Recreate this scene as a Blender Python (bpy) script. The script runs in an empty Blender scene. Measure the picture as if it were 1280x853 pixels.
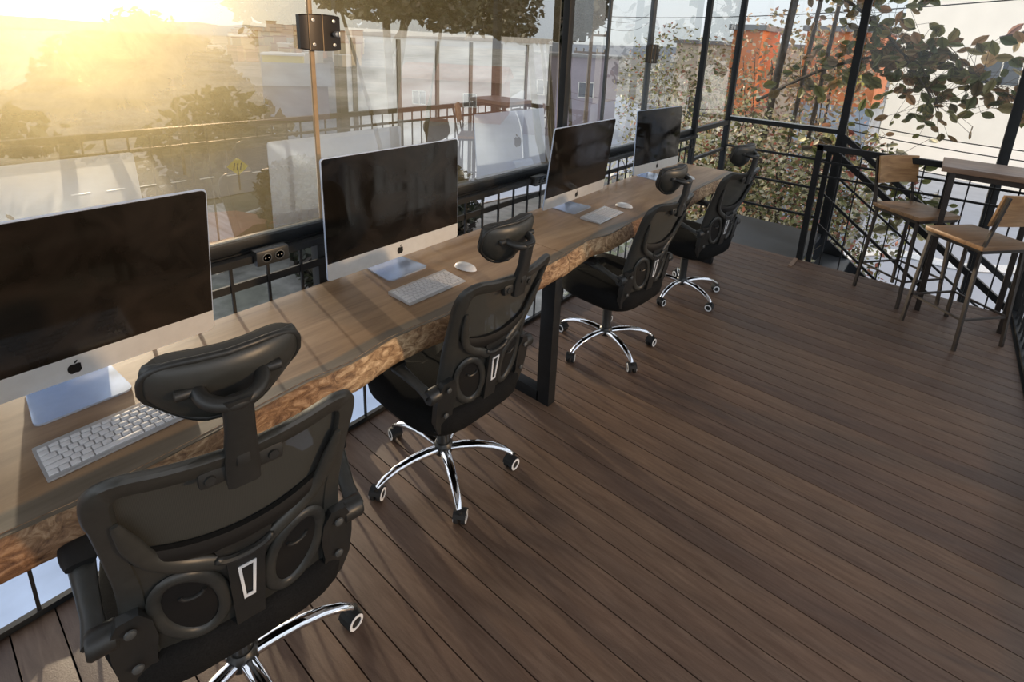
import bpy, bmesh, math, random
from mathutils import Vector, Matrix
PI = math.pi
random.seed(7)
SC = bpy.context.scene
COL = SC.collection
T = .746            # desk top height

# ------------------------------------------------------------------ materials
def nt(name):
    m = bpy.data.materials.new(name); m.use_nodes = True
    t = m.node_tree; t.nodes.clear()
    return m, t, t.nodes, t.links
def N(t, kind, **kw):
    n = t.nodes.new(kind)
    for k, v in kw.items():
        if k in n.inputs.keys(): n.inputs[k].default_value = v
        else: setattr(n, k, v)
    return n
def ramp(t, stops):
    r = t.nodes.new('ShaderNodeValToRGB'); e = r.color_ramp.elements
    while len(e) < len(stops): e.new(.5)
    for i, (p, c) in enumerate(stops):
        e[i].position = p; e[i].color = (*c, 1)
    return r
def simple(name, col, rough=.5, metal=0, noise=.12, scale=30, bump=0, spec=.5, coat=0, stretch=(1,1,1)):
    m, t, nn, L = nt(name)
    o = N(t, 'ShaderNodeOutputMaterial'); b = N(t, 'ShaderNodeBsdfPrincipled')
    b.inputs['Roughness'].default_value = rough; b.inputs['Metallic'].default_value = metal
    b.inputs['Specular IOR Level'].default_value = spec; b.inputs['Coat Weight'].default_value = coat
    tc = N(t, 'ShaderNodeTexCoord'); mp = N(t, 'ShaderNodeMapping'); mp.inputs['Scale'].default_value = stretch
    ns = N(t, 'ShaderNodeTexNoise', Scale=scale, Detail=4.0)
    L.new(tc.outputs['Object'], mp.inputs[0]); L.new(mp.outputs[0], ns.inputs['Vector'])
    a = tuple(max(0, c*(1-noise)) for c in col); d = tuple(min(1, c*(1+noise)) for c in col)
    r = ramp(t, [(.3, a), (.7, d)])
    L.new(ns.outputs['Fac'], r.inputs[0]); L.new(r.outputs[0], b.inputs['Base Color'])
    if bump:
        bp = N(t, 'ShaderNodeBump', Strength=bump, Distance=.01)
        L.new(ns.outputs['Fac'], bp.inputs['Height']); L.new(bp.outputs[0], b.inputs['Normal'])
    L.new(b.outputs[0], o.inputs[0])
    return m
M = {}
M['steel'] = simple('black_painted_steel', (.011, .012, .013), .5, 0, .25, 20, spec=.35)
M['steel_grey'] = simple('grey_steel', (.09, .095, .095), .45, .3, .2, 20)
M['brass'] = simple('bronze_edge', (.46, .31, .17), .4, .1, .1)
M['plastic'] = simple('black_plastic', (.020, .0205, .0195), .38, 0, .12, 60, spec=.55)
M['plastic2'] = simple('black_plastic_deep', (.004, .004, .004), .6, 0, .1, 60)
M['shell'] = simple('satin_black_shell', (.032, .033, .030), .40, 0, .12, 60, bump=.02, spec=.6)
M['fabric'] = simple('black_seat_fabric', (.012, .012, .012), .95, 0, .3, 300, bump=.15, spec=.1)
M['chrome'] = simple('chrome', (.86, .87, .9), .06, 1, .02)
M['silver'] = simple('silver_trim', (.62, .62, .60), .35, .6, .05)
M['alu'] = simple('brushed_aluminium', (.80, .80, .78), .34, .35, .03, 40)
M['alufoot'] = simple('aluminium_foot', (.66, .74, .88), .22, .6, .03, 40)
M['aluback'] = simple('aluminium_back', (.62, .74, .95), .42, .25, .03, 40)
M['kbody'] = simple('keyboard_aluminium', (.62, .62, .63), .35, .5, .03)
M['key'] = simple('white_key', (.80, .80, .82), .45, 0, .03)
M['mouse'] = simple('white_gloss', (.86, .86, .86), .12, 0, .02, coat=.5)
M['logo'] = simple('black_mark', (.008, .008, .008), .3, 0, .05)
M['logog'] = simple('dark_mirror_mark', (.03, .035, .04), .2, 0, .05)
M['rubber'] = simple('rubber', (.012, .012, .012), .7, 0, .1)
M['bronze'] = simple('dark_bronze_fitting', (.035, .027, .021), .28, .3, .1, 8)
M['stoolsteel'] = simple('brown_black_steel', (.030, .022, .018), .5, .1, .25, 25)

def mesh_mat():
    m, t, nn, L = nt('chair_mesh_fabric')
    o = N(t, 'ShaderNodeOutputMaterial'); b = N(t, 'ShaderNodeBsdfPrincipled', Roughness=.75)
    tc = N(t, 'ShaderNodeTexCoord'); w = N(t, 'ShaderNodeTexWave', Scale=160.0)
    w.bands_direction = 'X'; L.new(tc.outputs['Object'], w.inputs['Vector'])
    r = ramp(t, [(0, (.028, .029, .026)), (1, (.050, .051, .046))]); L.new(w.outputs['Fac'], r.inputs[0])
    L.new(r.outputs[0], b.inputs['Base Color'])
    tr = N(t, 'ShaderNodeBsdfTransparent'); mx = N(t, 'ShaderNodeMixShader'); mx.inputs[0].default_value = .965
    L.new(tr.outputs[0], mx.inputs[1]); L.new(b.outputs[0], mx.inputs[2]); L.new(mx.outputs[0], o.inputs[0])
    return m
M['mesh'] = mesh_mat()
def rib_mat():
    m, t, nn, L = nt('ribbed_mesh')
    o = N(t, 'ShaderNodeOutputMaterial'); b = N(t, 'ShaderNodeBsdfPrincipled', Roughness=.7)
    tc = N(t, 'ShaderNodeTexCoord'); w = N(t, 'ShaderNodeTexWave', Scale=42.0); w.bands_direction = 'Z'
    L.new(tc.outputs['Object'], w.inputs['Vector'])
    r = ramp(t, [(0, (.008, .008, .008)), (1, (.035, .034, .031))]); L.new(w.outputs['Fac'], r.inputs[0])
    L.new(r.outputs[0], b.inputs['Base Color'])
    bp = N(t, 'ShaderNodeBump', Strength=.6, Distance=.003); L.new(w.outputs['Fac'], bp.inputs['Height']); L.new(bp.outputs[0], b.inputs['Normal'])
    L.new(b.outputs[0], o.inputs[0]); return m
M['rib'] = rib_mat()

def screen_mat():
    m, t, nn, L = nt('black_screen_glass')
    o = N(t, 'ShaderNodeOutputMaterial'); b = N(t, 'ShaderNodeBsdfPrincipled', Roughness=.05)
    b.inputs['Specular IOR Level'].default_value = .35
    tc = N(t, 'ShaderNodeTexCoord'); ns = N(t, 'ShaderNodeTexNoise', Scale=7.0, Detail=6.0, Distortion=.8)
    L.new(tc.outputs['Object'], ns.inputs['Vector'])
    r = ramp(t, [(.40, (.010, .008, .006)), (.75, (.028, .021, .016))]); L.new(ns.outputs['Fac'], r.inputs[0]); L.new(r.outputs[0], b.inputs['Base Color'])
    r2 = ramp(t, [(.4, (.05, .05, .05)), (.7, (.18, .18, .18))]); L.new(ns.outputs['Fac'], r2.inputs[0]); L.new(r2.outputs[0], b.inputs['Roughness'])
    L.new(b.outputs[0], o.inputs[0]); return m
M['screen'] = screen_mat()

def wood_mat(name, dark, mid, light, axis='Y', sc=6, rough=.45, edge=False):
    m, t, nn, L = nt(name)
    o = N(t, 'ShaderNodeOutputMaterial'); b = N(t, 'ShaderNodeBsdfPrincipled', Roughness=rough)
    tc = N(t, 'ShaderNodeTexCoord'); mp = N(t, 'ShaderNodeMapping')
    s = {'X': (1, 9, 9), 'Y': (9, 1, 9), 'Z': (9, 9, 1)}[axis]; mp.inputs['Scale'].default_value = s
    L.new(tc.outputs['Object'], mp.inputs[0])
    n1 = N(t, 'ShaderNodeTexNoise', Scale=sc*.35, Detail=8.0, Roughness=.62, Distortion=1.2); L.new(mp.outputs[0], n1.inputs['Vector'])
    n2 = N(t, 'ShaderNodeTexNoise', Scale=1.4, Detail=3.0); L.new(tc.outputs['Object'], n2.inputs['Vector'])
    mx = N(t, 'ShaderNodeMath', operation='MULTIPLY_ADD'); mx.inputs[1].default_value = .65
    ml = N(t, 'ShaderNodeMath', operation='MULTIPLY'); ml.inputs[1].default_value = .35
    L.new(n2.outputs['Fac'], ml.inputs[0]); L.new(n1.outputs['Fac'], mx.inputs[0]); L.new(ml.outputs[0], mx.inputs[2])
    r = ramp(t, [(.32, dark), (.5, mid), (.68, light)]); L.new(mx.outputs[0], r.inputs[0])
    last = r.outputs[0]
    if edge:   # grey sapwood band along the front edge of the slab
        sx = N(t, 'ShaderNodeSeparateXYZ'); L.new(tc.outputs['Object'], sx.inputs[0])
        n3 = N(t, 'ShaderNodeTexNoise', Scale=2.2, Detail=3.0); L.new(tc.outputs['Object'], n3.inputs['Vector'])
        ad = N(t, 'ShaderNodeMath', operation='MULTIPLY_ADD'); ad.inputs[1].default_value = .10
        L.new(n3.outputs['Fac'], ad.inputs[0]); L.new(sx.outputs['X'], ad.inputs[2])
        rr = ramp(t, [(0, (0, 0, 0)), (1, (1, 1, 1))]); mr = N(t, 'ShaderNodeMapRange')
        mr.inputs['From Min'].default_value = .232; mr.inputs['From Max'].default_value = .246
        L.new(ad.outputs[0], mr.inputs['Value'])
        mc = N(t, 'ShaderNodeMixRGB'); L.new(mr.outputs[0], mc.inputs[0]); L.new(last, mc.inputs[1])
        r4 = ramp(t, [(.3, (.11, .088, .062)), (.7, (.22, .18, .135))]); L.new(n1.outputs['Fac'], r4.inputs[0]); L.new(r4.outputs[0], mc.inputs[2])
        last = mc.outputs[0]
    L.new(last, b.inputs['Base Color'])
    bp = N(t, 'ShaderNodeBump', Strength=.12, Distance=.004); L.new(n1.outputs['Fac'], bp.inputs['Height']); L.new(bp.outputs[0], b.inputs['Normal'])
    L.new(b.outputs[0], o.inputs[0]); return m
M['desk'] = wood_mat('desk_slab_wood', (.17, .100, .052), (.33, .208, .116), (.48, .325, .195), 'Y', 3.4, .42, True)
M['stoolwood'] = wood_mat('stool_wood', (.14, .07, .032), (.25, .14, .068), (.38, .225, .115), 'X', 8, .4)
M['backwood_sunlit'] = wood_mat('sunlit_stool_back_wood', (.26, .13, .055), (.46, .26, .115), (.64, .41, .21), 'X', 8, .4)  # lighter copy of the stool wood; sunlight on the backrests put into its colour
M['tablewood'] = wood_mat('bar_table_wood', (.13, .075, .045), (.26, .165, .11), (.40, .28, .20), 'X', 8, .4)

def bark_mat():
    m, t, nn, L = nt('live_edge_bark')
    o = N(t, 'ShaderNodeOutputMaterial'); b = N(t, 'ShaderNodeBsdfPrincipled', Roughness=.5)
    tc = N(t, 'ShaderNodeTexCoord'); mp = N(t, 'ShaderNodeMapping'); mp.inputs['Scale'].default_value = (3, 1.2, 2.4); L.new(tc.outputs['Object'], mp.inputs[0])
    n1 = N(t, 'ShaderNodeTexNoise', Scale=14.0, Detail=8.0, Roughness=.65, Distortion=1.6); L.new(mp.outputs[0], n1.inputs['Vector'])
    n2 = N(t, 'ShaderNodeTexNoise', Scale=2.3, Detail=2.0); L.new(tc.outputs['Object'], n2.inputs['Vector'])
    r1 = ramp(t, [(.33, (.15, .08, .04)), (.48, (.42, .26, .135)), (.64, (.78, .57, .35))]); L.new(n1.outputs['Fac'], r1.inputs[0])
    r2 = ramp(t, [(.38, (.42, .30, .24)), (.6, (1, 1, 1))]); L.new(n2.outputs['Fac'], r2.inputs[0])
    mc = N(t, 'ShaderNodeMixRGB', blend_type='MULTIPLY'); mc.inputs[0].default_value = 1; L.new(r1.outputs[0], mc.inputs[1]); L.new(r2.outputs[0], mc.inputs[2])
    L.new(mc.outputs[0], b.inputs['Base Color'])
    bp = N(t, 'ShaderNodeBump', Strength=.7, Distance=.012); L.new(n1.outputs['Fac'], bp.inputs['Height']); L.new(bp.outputs[0], b.inputs['Normal'])
    L.new(b.outputs[0], o.inputs[0]); return m
M['bark'] = bark_mat()

def board_mat():
    m, t, nn, L = nt('deck_boards')
    o = N(t, 'ShaderNodeOutputMaterial'); b = N(t, 'ShaderNodeBsdfPrincipled')
    tc = N(t, 'ShaderNodeTexCoord'); mp = N(t, 'ShaderNodeMapping'); mp.inputs['Scale'].default_value = (1.5, 14, 1); L.new(tc.outputs['Object'], mp.inputs[0])
    g = N(t, 'ShaderNodeNewGeometry')
    n1 = N(t, 'ShaderNodeTexNoise', Scale=4.0, Detail=8.0, Roughness=.65, Distortion=.5); L.new(mp.outputs[0], n1.inputs['Vector'])
    n2 = N(t, 'ShaderNodeTexNoise', Scale=1.1, Detail=3.0); L.new(tc.outputs['Object'], n2.inputs['Vector'])
    n3 = N(t, 'ShaderNodeTexNoise', Scale=260.0, Detail=2.0); L.new(tc.outputs['Object'], n3.inputs['Vector'])
    r1 = ramp(t, [(.3, (.103, .062, .043)), (.55, (.150, .097, .069)), (.8, (.198, .134, .097))]); L.new(n1.outputs['Fac'], r1.inputs[0])
    r2 = ramp(t, [(0, (.80, .78, .80)), (.5, (.98, .96, .95)), (1, (1.12, 1.08, 1.0))]); L.new(g.outputs['Random Per Island'], r2.inputs[0])
    mc = N(t, 'ShaderNodeMixRGB', blend_type='MULTIPLY'); mc.inputs[0].default_value = 1; L.new(r1.outputs[0], mc.inputs[1]); L.new(r2.outputs[0], mc.inputs[2])
    r3 = ramp(t, [(.3, (.78, .80, .80)), (.7, (1.1, 1.07, 1.03))]); L.new(n2.outputs['Fac'], r3.inputs[0])
    mc2 = N(t, 'ShaderNodeMixRGB', blend_type='MULTIPLY'); mc2.inputs[0].default_value = 1; L.new(mc.outputs[0], mc2.inputs[1]); L.new(r3.outputs[0], mc2.inputs[2])
    L.new(mc2.outputs[0], b.inputs['Base Color'])
    r4 = ramp(t, [(.3, (.42, .42, .42)), (.7, (.56, .56, .56))]); L.new(n2.outputs['Fac'], r4.inputs[0]); L.new(r4.outputs[0], b.inputs['Roughness'])
    b.inputs['Specular IOR Level'].default_value = .35
    ad = N(t, 'ShaderNodeMath', operation='ADD'); L.new(n1.outputs['Fac'], ad.inputs[0]); L.new(n3.outputs['Fac'], ad.inputs[1])
    bp = N(t, 'ShaderNodeBump', Strength=.18, Distance=.003); L.new(ad.outputs[0], bp.inputs['Height']); L.new(bp.outputs[0], b.inputs['Normal'])
    L.new(b.outputs[0], o.inputs[0]); return m
M['board'] = board_mat()
M['gap'] = simple('dark_gap', (.006, .004, .003), .9)
M['landing'] = simple('dark_metal_landing', (.045, .05, .055), .35, .2, .25, 3)

SUN = Vector((-.983, .178, .060)).normalized()     # towards the low sun
def glass_mat(name, refl, tint, veil, veil2, col, base=.34):
    m, t, nn, L = nt(name)
    o = N(t, 'ShaderNodeOutputMaterial')
    tr = N(t, 'ShaderNodeBsdfTransparent', Color=(*tint, 1)); gl = N(t, 'ShaderNodeBsdfGlossy', Roughness=0.0)
    gl.inputs['Color'].default_value = (.93, .96, 1, 1)
    fr = N(t, 'ShaderNodeFresnel', IOR=1.5)
    ma = N(t, 'ShaderNodeMath', operation='MULTIPLY_ADD', use_clamp=True); ma.inputs[1].default_value = refl; ma.inputs[2].default_value = base
    L.new(fr.outputs[0], ma.inputs[0])
    mx = N(t, 'ShaderNodeMixShader'); L.new(ma.outputs[0], mx.inputs[0]); L.new(tr.outputs[0], mx.inputs[1]); L.new(gl.outputs[0], mx.inputs[2])
    # sun glare veil put into the smudged glass, strongest when looking towards the sun
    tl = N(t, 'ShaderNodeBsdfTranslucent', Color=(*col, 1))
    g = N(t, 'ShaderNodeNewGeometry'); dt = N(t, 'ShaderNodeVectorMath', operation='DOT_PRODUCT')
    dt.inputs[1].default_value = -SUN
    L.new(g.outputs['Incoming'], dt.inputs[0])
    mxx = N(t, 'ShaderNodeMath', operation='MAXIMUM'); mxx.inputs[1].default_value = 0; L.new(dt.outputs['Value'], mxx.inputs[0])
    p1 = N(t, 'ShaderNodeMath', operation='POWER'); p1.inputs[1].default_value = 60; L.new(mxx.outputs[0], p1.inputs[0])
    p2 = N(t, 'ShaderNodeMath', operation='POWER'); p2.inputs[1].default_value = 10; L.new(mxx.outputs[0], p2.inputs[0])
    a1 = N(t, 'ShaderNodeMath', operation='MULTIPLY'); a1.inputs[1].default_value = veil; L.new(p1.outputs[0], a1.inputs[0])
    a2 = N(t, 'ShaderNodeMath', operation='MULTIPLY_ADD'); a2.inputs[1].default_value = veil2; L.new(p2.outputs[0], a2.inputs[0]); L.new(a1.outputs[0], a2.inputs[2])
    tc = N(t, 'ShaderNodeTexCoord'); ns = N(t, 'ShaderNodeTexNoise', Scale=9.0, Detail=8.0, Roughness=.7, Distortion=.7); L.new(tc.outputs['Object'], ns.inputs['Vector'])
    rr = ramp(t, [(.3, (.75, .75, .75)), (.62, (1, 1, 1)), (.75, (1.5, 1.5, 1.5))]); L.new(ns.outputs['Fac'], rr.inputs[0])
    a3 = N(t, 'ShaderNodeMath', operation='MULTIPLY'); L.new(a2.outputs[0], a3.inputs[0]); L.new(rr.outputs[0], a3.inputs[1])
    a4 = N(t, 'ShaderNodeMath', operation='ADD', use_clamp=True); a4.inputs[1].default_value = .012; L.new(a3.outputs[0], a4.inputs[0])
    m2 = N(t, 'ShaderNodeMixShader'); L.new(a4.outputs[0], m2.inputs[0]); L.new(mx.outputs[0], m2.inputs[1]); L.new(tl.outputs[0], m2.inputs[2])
    L.new(m2.outputs[0], o.inputs[0]); return m
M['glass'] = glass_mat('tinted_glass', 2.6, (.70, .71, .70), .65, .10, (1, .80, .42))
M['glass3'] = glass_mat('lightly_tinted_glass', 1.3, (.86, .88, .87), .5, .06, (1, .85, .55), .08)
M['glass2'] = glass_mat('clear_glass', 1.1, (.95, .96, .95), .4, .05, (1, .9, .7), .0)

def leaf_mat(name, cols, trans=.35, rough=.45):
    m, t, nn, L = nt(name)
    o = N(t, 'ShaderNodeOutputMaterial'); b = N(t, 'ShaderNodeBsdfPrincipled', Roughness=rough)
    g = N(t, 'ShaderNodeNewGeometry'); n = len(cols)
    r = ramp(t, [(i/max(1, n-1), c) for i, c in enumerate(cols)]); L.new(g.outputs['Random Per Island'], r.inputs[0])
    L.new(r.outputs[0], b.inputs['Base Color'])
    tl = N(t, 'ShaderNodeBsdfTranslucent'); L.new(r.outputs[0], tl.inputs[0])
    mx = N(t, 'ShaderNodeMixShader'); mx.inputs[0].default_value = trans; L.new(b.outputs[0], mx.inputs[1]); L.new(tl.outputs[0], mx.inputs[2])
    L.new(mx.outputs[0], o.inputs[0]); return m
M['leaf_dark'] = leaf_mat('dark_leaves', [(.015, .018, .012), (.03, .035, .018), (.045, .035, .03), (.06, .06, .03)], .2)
M['leaf_green'] = leaf_mat('green_leaves', [(.03, .045, .015), (.07, .09, .025), (.13, .14, .04), (.2, .19, .07)])
M['leaf_mix'] = leaf_mat('sunlit_mixed_leaves', [(.035, .04, .015), (.12, .13, .045), (.30, .31, .12), (.62, .58, .34), (.06, .055, .03), (.17, .19, .06), (.80, .74, .55), (.05, .05, .02), (.5, .16, .12), (.22, .22, .09)])  # palest leaf tones put sun highlights into the colour
M['leaf_orange'] = leaf_mat('orange_leaves', [(.14, .11, .05), (.42, .27, .14), (.62, .50, .30), (.13, .14, .06), (.5, .28, .24), (.75, .64, .46)])
M['leaf_pale'] = leaf_mat('pale_leaves', [(.30, .34, .20), (.55, .58, .45), (.80, .80, .74), (.14, .17, .07), (.9, .9, .88), (.40, .44, .22)], .5)
M['leaf_big'] = leaf_mat('big_leaves', [(.07, .09, .03), (.14, .15, .05), (.24, .23, .09), (.36, .20, .10), (.10, .09, .04)])
M['leaf_hill'] = leaf_mat('hazy_hill_leaves', [(.055, .055, .03), (.10, .095, .05), (.13, .12, .07)], .3, .8)
M['trunk'] = simple('bark_trunk', (.07, .055, .042), .9, 0, .4, 12, bump=.5)
M['white_wall'] = simple('white_render', (.90, .88, .84), .8, 0, .05, .6)
M['cream_wall'] = simple('cream_render', (.62, .54, .42), .8, 0, .08, .8)
M['purple_wall'] = simple('mauve_render', (.32, .28, .33), .8, 0, .12, .8)
M['orange_wall'] = simple('orange_cladding', (.72, .22, .07), .6, 0, .12, 1.5)
M['red_wall'] = simple('faded_red_render', (.38, .16, .13), .8, 0, .12, .6)
M['roof'] = simple('terracotta_roof', (.30, .13, .09), .8, 0, .2, 3)
M['roofgrey'] = simple('grey_sheet_roof', (.24, .24, .24), .5, .1, .12, 1, stretch=(1, 6, 1))
M['panel_wall'] = simple('pale_blue_panels', (.40, .46, .54), .5, 0, .25, .5, stretch=(1, 1, 5))
M['roofstripe'] = simple('corrugated_pale_roof', (.42, .40, .38), .5, .1, .35, 1.2, stretch=(.5, 9, 1))
M['winglass'] = simple('dark_window_pane', (.10, .12, .15), .15, 0, .1, 2)
M['yellow'] = simple('yellow_paint', (.75, .62, .12), .5)
M['whitep'] = simple('white_paint', (.85, .84, .80), .5)
M['concrete'] = simple('pale_concrete', (.50, .58, .72), .8, 0, .15, 1.2)
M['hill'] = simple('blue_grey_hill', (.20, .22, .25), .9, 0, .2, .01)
M['pole'] = simple('weathered_pole', (.16, .13, .11), .8, 0, .2, 4)
M['stone'] = simple('pale_garden_stone', (.66, .60, .50), .8, 0, .3, 6, bump=.3)
def ground_mat():
    m, t, nn, L = nt('ground_mix')
    o = N(t, 'ShaderNodeOutputMaterial'); b = N(t, 'ShaderNodeBsdfPrincipled', Roughness=.85)
    tc = N(t, 'ShaderNodeTexCoord'); n1 = N(t, 'ShaderNodeTexNoise', Scale=.08, Detail=9.0, Roughness=.65); L.new(tc.outputs['Object'], n1.inputs['Vector'])
    n2 = N(t, 'ShaderNodeTexNoise', Scale=2.5, Detail=6.0); L.new(tc.outputs['Object'], n2.inputs['Vector'])
    r = ramp(t, [(.36, (.09, .095, .07)), (.46, (.17, .16, .14)), (.54, (.27, .26, .24)), (.66, (.11, .11, .085))]); L.new(n1.outputs['Fac'], r.inputs[0])
    r2 = ramp(t, [(.3, (.7, .7, .7)), (.7, (1.2, 1.2, 1.2))]); L.new(n2.outputs['Fac'], r2.inputs[0])
    mc = N(t, 'ShaderNodeMixRGB', blend_type='MULTIPLY'); mc.inputs[0].default_value = 1; L.new(r.outputs[0], mc.inputs[1]); L.new(r2.outputs[0], mc.inputs[2])
    L.new(mc.outputs[0], b.inputs['Base Color']); L.new(b.outputs[0], o.inputs[0]); return m
M['ground'] = ground_mat()
M['asphalt'] = simple('asphalt', (.16, .165, .18), .7, 0, .12, 3)
M['street'] = simple('pale_bluish_street', (.42, .44, .48), .6, 0, .08, .7)  # even pale bluish asphalt tone

# ------------------------------------------------------------------ mesh helpers
def bm_new(): return bmesh.new()
def add_box(bm, c, s, rot=None, bev=0):
    """c centre, s full sizes"""
    g = bmesh.ops.create_cube(bm, size=1)
    vs = g['verts']; mt = Matrix.Translation(c) @ (rot.to_4x4() if rot else Matrix()) @ Matrix.Diagonal((*s, 1))
    bmesh.ops.transform(bm, matrix=mt, verts=vs)
    if bev:
        es = list({e for v in vs for e in v.link_edges})
        bmesh.ops.bevel(bm, geom=es, offset=bev, segments=2, affect='EDGES', profile=.6)
def frame_of(d, hint=Vector((0, 0, 1))):
    d = d.normalized()
    if abs(d.dot(hint)) > .97: hint = Vector((1, 0, 0))
    a = d.cross(hint).normalized(); b = a.cross(d).normalized()
    return a, b
def add_tube(bm, pts, rad, seg=10, caps=True, flat=1.0, hint=Vector((0, 0, 1)), closed=False, sq=False):
    """swept tube; rad number or list; flat squashes along the second axis; sq for square section"""
    pts = [Vector(p) for p in pts]; n = len(pts)
    if not isinstance(rad, (list, tuple)): rad = [rad]*n
    rings = []
    for i, p in enumerate(pts):
        if closed: d = pts[(i+1) % n]-pts[i-1]
        else: d = pts[min(i+1, n-1)]-pts[max(i-1, 0)]
        a, b = frame_of(d, hint); ring = []
        for k in range(4 if sq else seg):
            th = 2*PI*k/(4 if sq else seg)+(PI/4 if sq else 0); q = rad[i]*(1.4142 if sq else 1)
            ring.append(bm.verts.new(p+a*math.cos(th)*q+b*math.sin(th)*q*flat))
        rings.append(ring)
    m = len(rings[0])
    for i in range(n if closed else n-1):
        r0, r1 = rings[i], rings[(i+1) % n]
        for k in range(m): bm.faces.new((r0[k], r0[(k+1) % m], r1[(k+1) % m], r1[k]))
    if caps and not closed:
        bm.faces.new(list(reversed(rings[0]))); bm.faces.new(rings[-1])
def bar(bm, a, b, w, h=None, hint=Vector((0, 0, 1))):
    """rectangular bar from a to b: w across, h along hint"""
    a, b = Vector(a), Vector(b); h = h or w; u, v = frame_of(b-a, hint); vs = []
    for p in (a, b):
        vs.append([bm.verts.new(p+u*sx*w/2+v*sy*h/2) for sx, sy in ((-1, -1), (1, -1), (1, 1), (-1, 1))])
    for k in range(4): bm.faces.new((vs[0][k], vs[0][(k+1) % 4], vs[1][(k+1) % 4], vs[1][k]))
    bm.faces.new(list(reversed(vs[0]))); bm.faces.new(vs[1])
def add_lathe(bm, prof, c=(0, 0, 0), axis='Z', seg=20):
    rings = []; c = Vector(c)
    for r, h in prof:
        ring = []
        for k in range(seg):
            th = 2*PI*k/seg; x, y = r*math.cos(th), r*math.sin(th)
            v = {'Z': (x, y, h), 'X': (h, x, y), 'Y': (y, h, x)}[axis]
            ring.append(bm.verts.new(c+Vector(v)))
        rings.append(ring)
    for i in range(len(rings)-1):
        for k in range(seg): bm.faces.new((rings[i][k], rings[i][(k+1) % seg], rings[i+1][(k+1) % seg], rings[i+1][k]))
    bm.faces.new(list(reversed(rings[0]))); bm.faces.new(rings[-1])
def add_plate(bm, pts2, f, t):
    """polygon pts2 mapped by f(u,v,w) with w=0..t thickness"""
    a = [bm.verts.new(f(u, v, 0)) for u, v in pts2]; b = [bm.verts.new(f(u, v, t)) for u, v in pts2]; n = len(a)
    fa = bm.faces.new(a); fb = bm.faces.new(list(reversed(b)))
    for k in range(n): bm.faces.new((a[k], b[k], b[(k+1) % n], a[(k+1) % n]))
    bmesh.ops.triangulate(bm, faces=[fa, fb])
def add_grid(bm, nu, nv, f, t=None):
    """surface f(i/nu, j/nv) -> Vector; t: offset vector function for thickness"""
    V = [[bm.verts.new(f(i/nu, j/nv)) for j in range(nv+1)] for i in range(nu+1)]
    for i in range(nu):
        for j in range(nv): bm.faces.new((V[i][j], V[i+1][j], V[i+1][j+1], V[i][j+1]))
    if t:
        B = [[bm.verts.new(f(i/nu, j/nv)+t(i/nu, j/nv)) for j in range(nv+1)] for i in range(nu+1)]
        for i in range(nu):
            for j in range(nv): bm.faces.new((B[i][j], B[i][j+1], B[i+1][j+1], B[i+1][j]))
        for i in range(nu):
            bm.faces.new((V[i][0], B[i][0], B[i+1][0], V[i+1][0])); bm.faces.new((V[i][nv], V[i+1][nv], B[i+1][nv], B[i][nv]))
        for j in range(nv):
            bm.faces.new((V[0][j], V[0][j+1], B[0][j+1], B[0][j])); bm.faces.new((V[nu][j], B[nu][j], B[nu][j+1], V[nu][j+1]))
def catmull(P, n=6, closed=False):
    P = [Vector(p) for p in P]; out = []; m = len(P)
    for i in range(m if closed else m-1):
        p0 = P[(i-1) % m] if closed or i else P[0]; p1 = P[i]; p2 = P[(i+1) % m]; p3 = P[(i+2) % m] if closed or i+2 < m else P[-1]
        for k in range(n):
            s = k/n
            out.append(.5*((2*p1)+(p2-p0)*s+(2*p0-5*p1+4*p2-p3)*s*s+(-p0+3*p1-3*p2+p3)*s**3))
    if not closed: out.append(P[-1])
    return out
def finish(bm, name, mat, parent=None, ang=35, recalc=True):
    if recalc: bmesh.ops.recalc_face_normals(bm, faces=bm.faces)
    me = bpy.data.meshes.new(name); bm.to_mesh(me); bm.free()
    for p in me.polygons: p.use_smooth = True
    me.set_sharp_from_angle(angle=math.radians(ang))
    me.materials.append(M[mat] if isinstance(mat, str) else mat)
    o = bpy.data.objects.new(name, me); COL.objects.link(o)
    if parent: o.parent = parent
    return o
def tag(o, label=None, cat=None, group=None, kind=None):
    if label: o['label'] = label
    if cat: o['category'] = cat
    if group: o['group'] = group
    if kind: o['kind'] = kind
    return o
def thing(name, label, cat, loc=(0, 0, 0), rotz=0, group=None):
    o = bpy.data.objects.new(name, None); COL.objects.link(o); o.empty_display_size = .1
    o.location = loc; o.rotation_euler = (0, 0, rotz); return tag(o, label, cat, group)
def copy_tree(o, parent=None):
    c = o.copy(); COL.objects.link(c); c.parent = parent
    for ch in [x for x in bpy.data.objects if x.parent == o]: copy_tree(ch, c)
    return c
def struct(name, bm, mat): return tag(finish(bm, name, mat), kind='structure')
def box_obj(name, c, s, mat, parent=None, bev=0, rot=None):
    b = bm_new(); add_box(b, c, s, rot, bev); return finish(b, name, mat, parent)

# ------------------------------------------------------------------ floor, landing
XL, XR, YB = -1.80, .62, 4.72
b = bm_new(); p = .0975; y = .666-p*30
while y < YB-.02:
    y1 = min(y+p, YB); add_box(b, ((XL+XR)/2, (y+y1)/2, -.0125), (XR-XL, y1-y-.0035, .025), None, .001); y += p
struct('floor', b, 'board')
b = bm_new(); add_box(b, ((XL+XR)/2, (YB-2.3)/2, -.045), (XR-XL-.02, YB+2.3, .035)); struct('trim_1', b, 'gap')
b = bm_new(); add_box(b, ((XL-.02-.76)/2, 5.20, -.035), (1.08, .94, .04)); struct('floor_landing', b, 'landing')
b = bm_new(); add_box(b, (-.775, 4.60, .004), (.03, .22, .012)); struct('trim_2', b, 'tablewood')
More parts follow.
